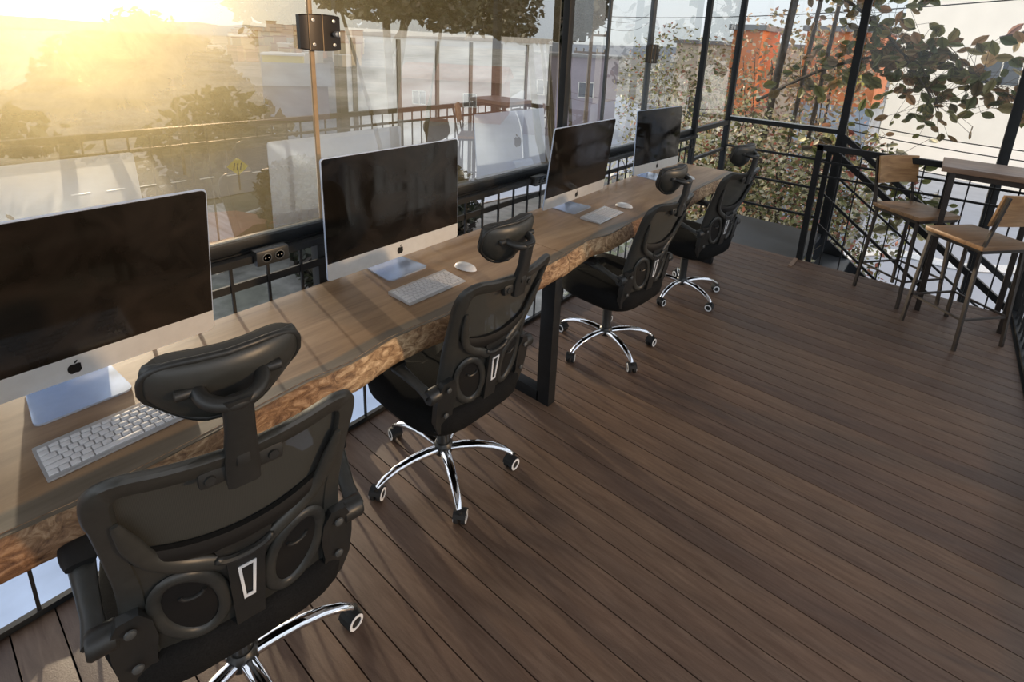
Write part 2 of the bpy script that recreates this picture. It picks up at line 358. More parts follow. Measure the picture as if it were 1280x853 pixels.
# edge beams of the deck
b = bm_new(); add_box(b, (-1.815, 1.2, -.11), (.02, 7.0, .23)); struct('trim_3', b, 'steel')
b = bm_new(); add_box(b, (.635, 1.2, -.12), (.02, 7.0, .22)); struct('trim_4', b, 'steel')
b = bm_new(); add_box(b, (-.04, 4.735, -.12), (1.3, .02, .22)); struct('trim_5', b, 'steel')

# ------------------------------------------------------------------ posts of the glazed shell
def post(i, x, y, wx, wy, z0=0, z1=2.8, mat='steel'):
    b = bm_new(); add_box(b, (x, y, (z0+z1)/2), (wx, wy, z1-z0), None, .003); struct('trim_%d' % i, b, mat)
GX = -1.87
post(6, -1.84, 2.61, .045, .05); post(7, GX, 3.12, .02, .022, .98, 2.8, 'steel_grey'); post(8, GX-.01, 3.76, .03, .05, .98, 2.8, 'steel_grey')
post(9, -1.84, 4.76, .045, .05, -.1); post(10, -1.84, 5.68, .055, .055, -.1); post(11, -.755, 5.68, .065, .06, -.3)
post(12, .43, 5.68, .07, .07, -5.5); post(13, .665, 4.80, .07, .08, -.2); post(14, .665, 2.72, .07, .08, -.2)
post(15, GX+.008, 1.035, .014, .017, .98, 2.8, 'brass')
# short post under the glass between the first two workstations
post(16, -1.845, 1.03, .05, .09, -.05, .93)
post(17, -1.84, -.62, .07, .06)
# top beams (above the picture)
b = bm_new(); add_box(b, (-1.84, 2.0, 2.84), (.09, 7.5, .08)); add_box(b, (.665, 2.0, 2.84), (.09, 7.5, .08)); add_box(b, (-.59, 5.68, 2.84), (2.6, .09, .08)); struct('trim_18', b, 'steel')
b = bm_new(); add_box(b, (-.59, 1.55, 2.93), (2.75, 8.5, .06)); struct('ceiling', b, 'white_wall')
# bottom frames under the glass and mullions
b = bm_new(); add_box(b, (GX+.005, 2.05, .953), (.045, 5.5, .042), None, .004); add_box(b, (GX+.03, 2.05, .930), (.02, 5.5, .012)); struct('trim_19', b, 'steel')
b = bm_new(); add_box(b, (GX+.012, 2.05, .978), (.03, 5.5, .008)); struct('trim_20', b, 'steel_grey')
b = bm_new(); add_box(b, (-1.84, 5.22, .965), (.045, .86, .045)); add_box(b, (-1.84, 5.22, .68), (.03, .86, .03)); struct('trim_21', b, 'steel')
b = bm_new(); add_box(b, (-1.30, 5.68, 1.01), (1.02, .05, .045)); struct('trim_22', b, 'steel')
b = bm_new(); add_box(b, (-1.30, 5.655, 1.037), (1.02, .03, .008)); struct('trim_23', b, 'alu')
def pane(i, c, s, mat='glass', rot=0):
    b = bm_new()
    if s[0] == 0: vs = [b.verts.new((0, sy*s[1]/2, sz*s[2]/2)) for sy, sz in ((-1, -1), (1, -1), (1, 1), (-1, 1))]
    else: vs = [b.verts.new((sx*s[0]/2, 0, sz*s[2]/2)) for sx, sz in ((-1, -1), (1, -1), (1, 1), (-1, 1))]
    b.faces.new(vs); o = struct('window_%d' % i, b, mat); o.location = c; o.rotation_euler = (0, 0, rot)
ZC, ZH = 1.888, 1.812
pane(1, (GX+.010, .205, ZC), (0, 1.645, ZH), rot=0.0)
pane(2, (GX-.004, 1.81, ZC), (0, 1.54, ZH)); pane(3, (GX-.010, 2.875, ZC), (0, .46, ZH), 'glass3'); pane(4, (GX-.012, 3.43, ZC), (0, .60, ZH), 'glass3')
pane(5, (GX-.012, 4.26, ZC), (0, .94, ZH), 'glass3'); pane(6, (GX+.02, 5.22, 1.9), (0, .84, 1.8), 'glass3')
pane(7, (-1.30, 5.69, 1.92), (1.0, 0, 1.76), 'glass2'); pane(8, (-.16, 5.69, 1.92), (1.1, 0, 1.76), 'glass2')

# ------------------------------------------------------------------ railings
def railing(name, label, base, bars, parts, group=None):
    t = thing(name, label, 'railing', base, 0, group); bx, by, bz = base
    def rel(p): return (p[0]-bx, p[1]-by, p[2]-bz)
    for nm, a, c, w, h in parts:
        b = bm_new(); bar(b, rel(a), rel(c), w, h); finish(b, nm, 'steel', t)
    for a, c, w in bars:
        b = bm_new(); bar(b, rel(a), rel(c), w, w, Vector((0, 1, 0))); finish(b, 'baluster', 'steel', t)
    return t
RX = -1.80
ys = []; y = -.56
while y < 2.55:
    if abs(y-1.03) > .05: ys.append(y)
    y += .1222
ys2 = [2.68+.1222*i for i in range(17)]
railing('window_railing', 'long black steel railing under the glass behind the first three monitors', (RX, 1.0, 0),
        [((RX, yy, .01), (RX, yy, .912), .009) for yy in ys],
        [('top_rail', (RX, -.6, .921), (RX, 2.58, .921), .03, .026), ('mid_rail', (RX-.006, -.6, .828), (RX-.006, 2.58, .828), .010, .028), ('bottom_rail', (RX, -.6, .012), (RX, 2.58, .012), .02, .02)])
railing('window_railing', 'black steel railing under the glass behind the farthest monitor', (RX, 3.7, 0),
        [((RX, yy, .01), (RX, yy, .912), .009) for yy in ys2],
        [('top_rail', (RX, 2.64, .921), (RX, 4.73, .921), .03, .026), ('mid_rail', (RX-.006, 2.64, .828), (RX-.006, 4.73, .828), .010, .028), ('bottom_rail', (RX, 2.64, .012), (RX, 4.73, .012), .02, .02)])
RY = 4.75
xs = [-.46, -.325, -.19, -.055, .085, .22, .355, .49]
railing('stair_top_railing', 'black steel grid railing at the board edge behind the bar stools', (-.76, RY, 0),
        [((x, RY, -.03), (x, RY, .96), .009) for x in [-.6]+xs],
        [('post', (-.76, RY, -.02), (-.76, RY, 1.0), .045, .045), ('top_rail', (-.78, RY, .982), (.63, RY, .982), .045, .045)]
        + [('mid_rail', (-.74, RY, z), (.63, RY, z), .016, .016) for z in (.865, .745)])
railing('side_railing', 'black steel railing along the right edge beside the bar stools', (.65, 1.6, 0),
        [((.65, yy, -.05), (.65, yy, .93), .011) for yy in [-.9+.1225*i for i in range(46)]],
        [('top_rail', (.65, -1, .95), (.65, 4.77, .95), .045, .045), ('mid_rail', (.65, -1, .83), (.65, 4.77, .83), .022, .022), ('bottom_rail', (.65, -1, .02), (.65, 4.77, .02), .035, .022)])
railing('landing_railing', 'three black rails across the glazed end of the landing', (-1.3, 5.66, 0), [],
        [('rail', (-1.81, 5.66, z), (-.79, 5.66, z), .022, .022) for z in (.72, .43, .14)])

# ------------------------------------------------------------------ staircase going down to the right
st = thing('staircase', 'black steel staircase descending behind the stools from the landing', 'staircase', (-.72, 5.2, 0))
def srel(x, y, z): return (x+.72, y-5.2, z)
SL = .735
for yy in (4.83, 5.58):
    b = bm_new(); bar(b, srel(-.72, yy, -.10), srel(3.6, yy, -.10-SL*4.32), .03, .17); finish(b, 'stringer', 'steel', st)
    b = bm_new(); bar(b, srel(-.72, yy, .985), srel(3.6, yy, .985-SL*4.32), .045, .045); finish(b, 'handrail', 'steel', st)
    for dz in (.62, .36):
        b = bm_new(); bar(b, srel(-.70, yy, dz-.03), srel(3.6, yy, dz-.03-SL*4.3), .018, .018); finish(b, 'guard_rail', 'steel', st)
    for xx in (-.70, .75, 2.2, 3.5):
        b = bm_new(); bar(b, srel(xx, yy, -.1-SL*(xx+.72)), srel(xx, yy, .985-SL*(xx+.72)), .04, .04, Vector((0, 1, 0))); finish(b, 'post', 'steel', st)
for i in range(16):
    x = -.58+.255*i; z = -.19-.1875*i
    b = bm_new(); add_box(b, srel(x, 5.205, z), (.25, .72, .03)); finish(b, 'tread', 'landing', st)

# ------------------------------------------------------------------ desks
EDGE = [(-1.3, -1.245), (-.8, -1.25), (-.3, -1.235), (.01, -1.237), (.065, -1.231), (.114, -1.226), (.30, -1.235), (.52, -1.246), (.64, -1.254), (.76, -1.240), (.91, -1.265), (1.01, -1.263), (1.13, -1.247), (1.4, -1.262), (1.7, -1.25), (1.866, -1.255), (1.9, -1.262), (2.125, -1.29), (2.284, -1.256), (2.6, -1.27), (3.0, -1.255), (3.275, -1.265), (3.62, -1.285), (4.0, -1.275), (4.175, -1.272), (4.32, -1.25)]
def edge_x(y):
    for (a, xa), (c, xc) in zip(EDGE, EDGE[1:]):
        if a <= y <= c: return xa+(xc-xa)*(y-a)/(c-a)
    return EDGE[0][1] if y < EDGE[0][0] else EDGE[-1][1]
from mathutils import noise as mnoise
def slab(label, y0, y1):
    cy = (y0+y1)/2; t = thing('live_edge_desk', label, 'desk', (-1.5, cy, 0), 0, None)
    n = int((y1-y0)/.02); ysl = [y0+(y1-y0)*i/n for i in range(n+1)]
    b = bm_new(); rows = []
    for y in ysl:
        xf = edge_x(y)-.004
        rows.append([b.verts.new(Vector(q)-Vector((-1.5, cy, 0))) for q in ((-1.785, y, T), (xf, y, T), (xf-.004, y, .656), (-1.785, y, .656))])
    for i in range(n):
        for k in range(4): b.faces.new((rows[i][k], rows[i][(k+1) % 4], rows[i+1][(k+1) % 4], rows[i+1][k]))
    b.faces.new(rows[0]); b.faces.new(list(reversed(rows[-1])))
    o = finish(b, 'tabletop', 'desk', t)
    # bark strip
    b = bm_new(); rows = []
    prof = [(-.010, T+.0005), (.002, T-.003), (.008, T-.014), (.014, T-.032), (.020, T-.05), (.023, T-.068), (.021, T-.086), (-.002, T-.096)]
    for y in ysl:
        row = []
        for k, (dx, z) in enumerate(prof):
            f = mnoise.noise(Vector((y*9, z*40, 3)))*.006+mnoise.noise(Vector((y*26, z*70, 9)))*.003
            if k in (0, 7): f = 0
            row.append(b.verts.new((edge_x(y)-.006+dx+f+1.5, y-cy, z)))
        rows.append(row)
    for i in range(n):
        for k in range(len(prof)-1): b.faces.new((rows[i][k], rows[i+1][k], rows[i+1][k+1], rows[i][k+1]))
    e = tag(finish(b, 'live_edge', 'bark', t, 80), 'rough bark front edge')
    return t
d1 = slab('long live-edge wood desk slab nearest the camera carrying two monitors', -1.25, 1.898)
d2 = slab('live-edge wood desk slab at the far end carrying the two farther monitors', 1.902, 4.28)
def u_leg(t, cy, y, xf=-1.268):
    b = bm_new()
    add_box(b, (xf+1.5, y-cy, .332), (.075, .055, .664), None, .003); add_box(b, (-1.735+1.5, y-cy, .332), (.055, .055, .664), None, .003)
    add_box(b, ((xf-1.735)/2+1.5, y-cy, .03), (xf+1.735-.05, .055, .06), None, .003); add_box(b, ((xf-1.735)/2+1.5, y-cy, .645), (xf+1.735-.05, .055, .036))
    finish(b, 'leg_frame', 'steel', t)
u_leg(d1, (-1.25+1.898)/2, 1.80); u_leg(d1, (-1.25+1.898)/2, -.75)
u_leg(d2, (1.902+4.28)/2, 4.08, -1.32)

# ------------------------------------------------------------------ all-in-one computers
W_, H_ = .65, .463
def rrect(w0, w1, h0, h1, r, n=5):
    out = []
    for cx, cy, a0 in ((w1-r, h1-r, 0), (w0+r, h1-r, 90), (w0+r, h0+r, 180), (w1-r, h0+r, 270)):
        for k in range(n+1):
            a = math.radians(a0+90*k/n); out.append((cx+r*math.cos(a), cy+r*math.sin(a)))
    return out
APPLE = [(0.02, .27), (.13, .31), (.25, .31), (.36, .25), (.375, .215), (.30, .13), (.265, .02), (.29, -.09), (.36, -.17), (.415, -.205), (.36, -.36), (.26, -.49), (.17, -.53), (.08, -.50), (0, -.48), (-.08, -.50), (-.17, -.53), (-.27, -.48), (-.37, -.33), (-.42, -.12), (-.40, .08), (-.32, .23), (-.20, .31), (-.09, .30)]
LEAF = [(0, .35), (.01, .45), (.08, .55), (.19, .61), (.195, .52), (.13, .41)]
def computer(label, x, y, yaw, tilt, zb):
    t = thing('desktop_computer', label, 'computer', (x, y, T), yaw, None); g = zb-T
    ct, s_ = math.cos(tilt), math.sin(tilt)
    def f(d, u, v):      # d depth towards the room, u along width, v up the panel
        return Vector((d*ct-s_*v, u, g+v*ct+d*s_))
    b = bm_new(); n = 5
    layers = [(0, 0, .012), (-.006, 0, .012), (-.014, .02, .03), (-.028, .07, .05), (-.040, .14, .06), (-.046, .20, .03)]
    rings = []
    for d, ins, r in layers:
        rings.append([b.verts.new(f(d, u, v)) for u, v in rrect(-W_/2+ins, W_/2-ins, ins*.7, H_-ins*.7, max(r, .012), n)])
    for i in range(len(rings)-1):
        m = len(rings[i])
        for k in range(m): b.faces.new((rings[i][k], rings[i][(k+1) % m], rings[i+1][(k+1) % m], rings[i+1][k]))
    b.faces.new(rings[0]); b.faces.new(list(reversed(rings[-1])))
    finish(b, 'housing', 'aluback', t, 50)
    hg = H_*.147
    # chin and screen glass as thin plates on the front
    b = bm_new(); pts = [(-W_/2+.001, hg), (-W_/2+.001, .012)]+[(-W_/2+.013-.012*math.cos(a), .013-.012*math.sin(a)) for a in (PI/8, PI/4, 3*PI/8, PI/2)]+[(W_/2-.013+.012*math.cos(a), .013-.012*math.sin(a)) for a in (PI/2, 3*PI/8, PI/4, PI/8)]+[(W_/2-.001, .012), (W_/2-.001, hg)]
    add_plate(b, pts, lambda u, v, w: f(.0006+w, u, v), .0015); finish(b, 'chin', 'alu', t)
    b = bm_new(); pts = [(-W_/2+.003, hg+.0005), (W_/2-.003, hg+.0005)]+[(W_/2-.015+.012*math.cos(a), H_-.015+.012*math.sin(a)) for a in (0, PI/8, PI/4, 3*PI/8, PI/2)]+[(-W_/2+.015-.012*math.cos(a), H_-.015+.012*math.sin(a)) for a in (PI/2, 3*PI/8, PI/4, PI/8, 0)]
    add_plate(b, pts, lambda u, v, w: f(.0006+w, u, v), .0022); finish(b, 'screen', 'screen', t)
    for k, (sz, dd, mv, nm, mt, sg) in enumerate(((.034, .0025, hg*.5, 'front_emblem', 'logo', 1), (.075, -.0464, H_*.60, 'back_emblem', 'logog', -1))):
        b = bm_new()
        for P in (APPLE, LEAF):
            c = [(q[0], q[1]) for q in catmull([(a, c_, 0) for a, c_ in P], 4, True)]
            add_plate(b, c, lambda u, v, w: f(dd+w*sg, u*sz*sg, mv+v*sz), .0006)
        finish(b, nm, mt, t)
    # L-shaped stand
    b = bm_new(); wf = .098
    outl = [(-.115, -wf+.01), (-.115, wf-.01)]+[(.062-.018+.018*math.sin(a), wf-.018+.018*math.cos(a)) for a in (0, PI/6, PI/3, PI/2)]+[(.062-.018+.018*math.cos(a), -wf+.018-.018*math.sin(a)) for a in (0, PI/6, PI/3, PI/2)]
    add_plate(b, outl, lambda u, v, w: Vector((u, v, .001+w)), .005); finish(b, 'foot', 'alufoot', t)
    b = bm_new(); path = [(-.105, .004), (-.125, .012), (-.128, .03), (-.105, .12), (-.072, .215), (-.050, .225)]
    rows = []
    for px_, pz in path:
        rows.append([b.verts.new((px_+dx, sy*.085, pz)) for dx, sy in ((0, -1), (0, 1), (-.006, 1), (-.006, -1))])
    for i in range(len(rows)-1):
        for k in range(4): b.faces.new((rows[i][k], rows[i][(k+1) % 4], rows[i+1][(k+1) % 4], rows[i+1][k]))
    b.faces.new(rows[0]); b.faces.new(list(reversed(rows[-1]))); finish(b, 'stand_neck', 'aluback', t, 60)
    return t
ZB = T+.061
computer('silver all-in-one computer nearest the camera, half cut off by the left frame edge', -1.623, .209, 0, -.153, ZB)
computer('silver all-in-one computer second from the camera, in front of the glass seam with the latch', -1.667, 1.258, .007, .007, ZB)
computer('silver all-in-one computer third from the camera, just past the desk slab joint', -1.634, 2.50, .023, -.107, ZB)
computer('silver all-in-one computer farthest from the camera at the desk end', -1.646, 3.606, -.073, .033, ZB)

# ------------------------------------------------------------------ keyboards and mice
def keyboard(label, x, y, a):
    t = thing('keyboard', label, 'keyboard', (x, y, T), a, 'slim aluminium keyboards on the desk')
    b = bm_new(); D, Wk = .131, .28
    def zt(xx): return .0135-.009*xx/D
    vs = []
    for X, Z in ((0, .0), (0, .0135), (D, .0045), (D, 0)): vs.append((X, Z))
    A = [b.verts.new((X, 0, Z+.001)) for X, Z in vs]; B = [b.verts.new((X, Wk, Z+.001)) for X, Z in vs]
    b.faces.new(A); b.faces.new(list(reversed(B)))
    for k in range(4): b.faces.new((A[k], B[k], B[(k+1) % 4], A[(k+1) % 4]))
    bmesh.ops.bevel(b, geom=b.edges[:], offset=.0012, segments=2, affect='EDGES')
    finish(b, 'body', 'kbody', t)
    rows = [[1]*14, [1]*13+[1.5], [1.5]+[1]*13, [1.8]+[1]*11+[1.8], [2.3]+[1]*10+[2.3], [1, 1, 1, 1.25, 5, 1.25, 1, 1, 1, 1]]
    hs = [.010]+[.0155]*5; xx = .016
    cache = {}
    for r_, hgt in zip(rows, hs):
        tot = sum(r_); u = (Wk-.008)/tot; yy = .004
        for wd in r_:
            key = (round(wd*u, 4), hgt)
            if key not in cache:
                kb = bm_new(); add_box(kb, (0, 0, .0012), (hgt, wd*u-.0028, .0024), None, .0008)
                o = finish(kb, 'key', 'key', t); cache[key] = o
            else:
                o = cache[key].copy(); COL.objects.link(o); o.parent = t
            o.location = (xx+hgt/2, yy+wd*u/2, zt(xx+hgt/2)+.0012); o.rotation_euler = (0, math.atan(.009/D), 0)
            yy += wd*u
        xx += hgt+.0029
    return t
keyboard('slim white keyboard in front of the nearest computer, beside the nearest chair headrest', -1.466, .092, .023)
keyboard('slim white keyboard in front of the second computer', -1.525, 1.092, -.006)
keyboard('slim white keyboard in front of the third computer', -1.505, 2.365, .038)
def mouse(label, x, y, a):
    b = bm_new(); nu, nv = 14, 10
    def f(u, v):
        th = 2*PI*u; r = v
        X = .0285*math.cos(th)*abs(math.cos(th))**-.15 if abs(math.cos(th)) > 1e-3 else 0
        return Vector((math.sin(th)*.056*r, math.cos(th)*.029*r, .022*(1-r**3)**.6+.002))
    V = [b.verts.new(f(0, 0))]; prev = None
    for j in range(1, nv+1):
        ring = [b.verts.new(f(i/24, j/nv)) for i in range(24)]
        for i in range(24):
            if prev is None: b.faces.new((V[0], ring[i], ring[(i+1) % 24]))
            else: b.faces.new((prev[i], ring[i], ring[(i+1) % 24], prev[(i+1) % 24]))
        prev = ring
    low = [b.verts.new((v.co.x*.93, v.co.y*.9, .0005)) for v in prev]
    for i in range(24): b.faces.new((prev[i], low[i], low[(i+1) % 24], prev[(i+1) % 24]))
    b.faces.new(list(reversed(low)))
    o = finish(b, 'computer_mouse', 'mouse', None, 60); o.location = (x, y, T+.0005); o.rotation_euler = (0, 0, a)
    return tag(o, label, 'mouse', 'white computer mice')
mouse('white glossy mouse right of the second computer keyboard', -1.487, 1.46, .15)
mouse('white glossy mouse right of the third computer keyboard', -1.445, 2.76, .2)
mouse('white glossy mouse in front of the farthest computer, behind a chair headrest', -1.459, 3.77, .2)

# ------------------------------------------------------------------ swivel chairs  (local: faces +Y)
def back_y(x, z):
    pts = [(.40, -.205), (.48, -.222), (.56, -.236), (.64, -.245), (.72, -.262), (.80, -.288), (.90, -.325), (1.02, -.372)]
    if z <= pts[0][0]: y = pts[0][1]
    elif z >= pts[-1][0]: y = pts[-1][1]
    else:
        for (a, ya), (c, yc) in zip(pts, pts[1:]):
            if a <= z <= c: y = ya+(yc-ya)*(z-a)/(c-a); break
    return y+.9*x*x
def bp_(x, z, off=0): return Vector((x, back_y(x, z)+off, z))
OUT = [(0, .975), (.10, .982), (.160, .988), (.187, .970), (.194, .93), (.190, .86), (.184, .77), (.178, .69), (.178, .61), (.176, .52), (.165, .455), (.12, .430), (0, .424)]
def chair(label, x, y, th, a0, dz, stem_dx=0):
    t = thing('office_chair', label, 'chair', (x, y, 0), th-PI/2, None)
    def fin(b, nm, mt, par=t, ang=40):
        o = finish(b, nm, mt, par, ang); return o
    Z = Vector((0, 0, dz))
    # star base
    for k in range(5):
        al = a0-(th-PI/2)+k*2*PI/5; c, s = math.cos(al), math.sin(al)
        b = bm_new(); prof = [(.028, .098, .020), (.08, .106, .021), (.14, .108, .0195), (.20, .100, .0175), (.245, .084, .0155), (.268, .070, .0135), (.278, .060, .0125)]
        add_tube(b, [(r*c, r*s, z) for r, z, w in prof], [w for r, z, w in prof], 12, True, .75)
        fin(b, 'base_arm', 'chrome', t, 60)
        sw = al+(.9 if k % 2 else -.6)+.5*math.sin(k*3+x*9)
        hx, hy = math.cos(sw), math.sin(sw); cx, cy = .286*c-.012*hx, .286*s-.012*hy
        ca = bm_new(); ax = Vector((-hy, hx, 0))
        def wheel(bm, off, wd, r, rin=0):
            cc = Vector((cx, cy, .027)); segs = 20
            pr = [(rin if rin else .001, -wd/2), (r-.002, -wd/2), (r, -wd/2+.002), (r, wd/2-.002), (r-.002, wd/2), (rin if rin else .001, wd/2)]
            R = []
            for rr, h in pr:
                R.append([bm.verts.new(cc+ax*(off+h)+Vector((hx*rr*math.cos(2*PI*q/segs), hy*rr*math.cos(2*PI*q/segs), rr*math.sin(2*PI*q/segs)))) for q in range(segs)])
            for i in range(len(R)-1):
                for q in range(segs): bm.faces.new((R[i][q], R[i][(q+1) % segs], R[i+1][(q+1) % segs], R[i+1][q]))
            if rin:
                for q in range(segs): bm.faces.new((R[-1][q], R[-1][(q+1) % segs], R[0][(q+1) % segs], R[0][q]))
            else: bm.faces.new(R[0]); bm.faces.new(R[-1])
        wheel(ca, -.0135, .017, .0262); wheel(ca, .0135, .017, .0262)
        add_tube(ca, [(cx+.006*hx, cy+.006*hy, .03), (cx+.012*hx, cy+.012*hy, .062)], .009, 10)
        # hood over the wheels
        for q in range(6):
            a_ = math.radians(20+q*25); a2 = math.radians(20+(q+1)*25)
            q0 = Vector((cx+hx*.0285*math.cos(a_), cy+hy*.0285*math.cos(a_), .027+.0285*math.sin(a_))); q1 = Vector((cx+hx*.0285*math.cos(a2), cy+hy*.0285*math.cos(a2), .027+.0285*math.sin(a2)))
            vs = [ca.verts.new(q0-ax*.024), ca.verts.new(q0+ax*.024), ca.verts.new(q1+ax*.024), ca.verts.new(q1-ax*.024)]; ca.faces.new(vs)
        co = fin(ca, 'caster', 'rubber')
        for sd in (-1, 1): rb = bm_new(); wheel(rb, sd*.0228, .0025, .0235, .0155); fin(rb, 'wheel_ring', 'mouse', co)
    b = bm_new(); add_lathe(b, [(.012, .075), (.036, .078), (.040, .092), (.036, .118), (.030, .126)], (0, 0, 0)); fin(b, 'base_hub', 'plastic')
    b = bm_new(); add_lathe(b, [(.026, .12), (.026, .27), (.019, .272), (.019, .40+dz)], (0, 0, 0)); fin(b, 'gas_lift', 'plastic')
    b = bm_new(); add_box(b, Vector((0, .0, .405))+Z, (.20, .24, .04), None, .008); add_tube(b, [Vector((-.08, .05, .40))+Z, Vector((-.22, .05, .395))+Z], .006, 8); fin(b, 'tilt_mechanism', 'plastic')
    # seat
    b = bm_new(); L = []
    nst = 32
    def seat_ring(k, z, sc):
        ring = []
        for q in range(nst):
            a = 2*PI*q/nst; c, s = math.cos(a), math.sin(a)
            ex = .245*(1-.05*s)*math.copysign(abs(c)**.55, c); ey = (.235 if s > 0 else .285)*math.copysign(abs(s)**.6, s)
            zz = z+(-.018 if s > .8 else 0)*(k > 2)
            ring.append(b.verts.new(Vector((ex*sc, ey*sc+.03, zz))+Z))
        return ring
    for k, (z, sc) in enumerate([(.380, .78), (.387, .90), (.412, .975), (.455, 1.0), (.484, .97), (.494, .90), (.498, .6), (.496, .25)]): L.append(seat_ring(k, z, sc))
    for i in range(len(L)-1):
        for q in range(nst): b.faces.new((L[i][q], L[i][(q+1) % nst], L[i+1][(q+1) % nst], L[i+1][q]))
    b.faces.new(L[0]); b.faces.new(L[-1]); fin(b, 'seat', 'fabric', t, 60)
    # backrest frame (closed outline swept)
    half = catmull([(p[0], p[1], 0) for p in OUT], 5)
    pts = [(p.x, p.y) for p in half]+[(-p.x, p.y) for p in reversed(half[1:-1])]
    b = bm_new(); nrm = []
    ring_all = []
    n = len(pts)
    for i, (px_, pz) in enumerate(pts):
        q0, q1 = pts[i-1], pts[(i+1) % n]; dx, dzv = q1[0]-q0[0], q1[1]-q0[1]; l = math.hypot(dx, dzv) or 1
        nx, nz = -dzv/l, dx/l      # inward/outward in plane
        wdt = .021 if pz > .9 else (.019+.02*max(0, (.8-pz)))
        ring = []
        for du, dv in ((-1, -.5), (-.75, -1), (.75, -1), (1, -.5), (1, .5), (.7, 1), (-.7, 1), (-1, .5)):
            ring.append(b.verts.new(bp_(px_+nx*wdt*du, pz+nz*wdt*du, dv*.013)+Z))
        ring_all.append(ring)
    for i in range(n):
        r0, r1 = ring_all[i], ring_all[(i+1) % n]
        for k in range(8): b.faces.new((r0[k], r0[(k+1) % 8], r1[(k+1) % 8], r1[k]))
    fin(b, 'backrest_frame', 'shell', t, 50)
    def halfw(z):
        best = .2
        for (xa, za), (xc, zc) in zip([(p.x, p.y) for p in half], [(p.x, p.y) for p in half[1:]]):
            if min(za, zc) <= z <= max(za, zc) and za != zc and za > .46 and xa > .1: best = xa+(xc-xa)*(z-za)/(zc-za)
        return best
    # mesh panel
    b = bm_new(); add_grid(b, 16, 20, lambda u, v: bp_((u*2-1)*(halfw(.64+.335*v)-.006), .64+.335*v, .004)+Z); fin(b, 'mesh_panel', 'mesh', t, 80)
    # lumbar pad behind the mesh
    b = bm_new(); add_grid(b, 12, 4, lambda u, v: bp_((u*2-1)*.14, .708+.05*v+.03*(u*2-1)**2, -.012-.008*math.sin(PI*v))+Z, lambda u, v: Vector((0, .012, 0))); fin(b, 'lumbar_pad', 'plastic2')
    # lower shell with V-shaped top
    def topz(u):
        a = abs(u*2-1)
        return .688+.04*a**1.2+.13*max(0, a-.55)**1.6*2.2
    b = bm_new(); add_grid(b, 24, 10, lambda u, v: bp_((u*2-1)*(halfw(.47+(topz(u)-.47)*v)-.008), .455+(topz(u)-.455)*v, -.010)+Z, lambda u, v: Vector((0, .014, 0))); fin(b, 'lower_shell', 'shell', t, 60)
    # raised straps
    for s in (-1, 1):
        P = catmull([bp_(s*xx, zz, -.016)+Z for xx, zz in ((.034, .678), (.070, .704), (.108, .728), (.142, .768), (.162, .83), (.176, .90))], 4)
        b = bm_new(); add_tube(b, P, [.016]*(len(P)-4)+[.014, .011, .009, .006], 10, True, .6, Vector((0, 1, 0))); fin(b, 'back_strap', 'shell', t, 60)
        # raised oval ring; flat near-black plate stands for the shade of the recess
        cen = (s*.095, .598)
        P = [bp_(cen[0]+.053*math.cos(a)+.016*s*math.sin(a), cen[1]+.092*math.sin(a)*(1 if math.sin(a) < 0 else .95), -.015)+Z for a in [2*PI*k/28 for k in range(28)]]
        b = bm_new(); add_tube(b, P, .0125, 10, False, .55, Vector((0, 1, 0)), True); fin(b, 'oval_rim', 'shell', t, 60)
        b = bm_new(); add_plate(b, [(cen[0]+.047*math.cos(2*PI*k/28)+.016*s*math.sin(2*PI*k/28), cen[1]+.086*math.sin(2*PI*k/28)) for k in range(28)], lambda u, v, w: bp_(u, v, -.0115-w)+Z, .002); fin(b, 'oval_shade_plate', 'plastic2', t)
        b = bm_new(); add_tube(b, [bp_(cen[0]+.02*math.cos(a)+.004, cen[1]+.03+.014*math.sin(a), -.016)+Z for a in [PI*(1+k/8) for k in range(9)]], .004, 8); fin(b, 'vent_lip', 'plastic', t)
    # centre column and top scoop
    b = bm_new(); add_plate(b, [(-.034, .690), (.034, .690), (.026, .47), (-.026, .47)], lambda u, v, w: bp_(u, v, -.014-w)+Z, .012); fin(b, 'centre_column', 'plastic', t)
    b = bm_new(); P = [bp_(.048*math.cos(a),   .702-.020*math.sin(a), -.022)+Z for a in [PI*k/12 for k in range(13)]]; add_tube(b, P, [.004]+[.008]*11+[.004], 8); add_plate(b, [(-.05, .720), (.05, .720), (.04, .685), (-.04, .685)], lambda u, v, w: bp_(u, v, -.010-w)+Z, .008); fin(b, 'column_cap', 'plastic', t)
    b = bm_new()
    o4 = [(-.0165, .655), (.0165, .655), (.0105, .558), (-.0105, .558)]; i4 = [(-.0105, .648), (.0105, .648), (.0055, .566), (-.0055, .566)]
    for k in range(4):
        add_plate(b, [o4[k], o4[(k+1) % 4], i4[(k+1) % 4], i4[k]], lambda u, v, w: bp_(u, v, -.0265-w)+Z, .0025)
    tag(fin(b, 'badge_outline', 'mouse', t), 'silver outlined tapered badge')
    # side brackets with bolts, hinge and armrest
    for s in (-1, 1):
        b = bm_new()
        P = [(.172, .640), (.205, .630), (.222, .59), (.222, .54), (.218, .47), (.200, .418), (.165, .40), (.150, .42), (.158, .50), (.150, .56), (.155, .61)]
        add_plate(b, [(s*u, v) for u, v in (P if s > 0 else list(reversed(P)))], lambda u, v, w: Vector((u, back_y(.17, v)-.010-w+.2*max(0, abs(u)-.17), v))+Z, .022)
        add_tube(b, [Vector((s*.185, -.20, .425))+Z, Vector((s*.18, -.09, .412))+Z, Vector((s*.12, -.02, .405))+Z], [.022, .02, .012], 10, True, .5)
        br = fin(b, 'side_bracket', 'plastic', t, 30)
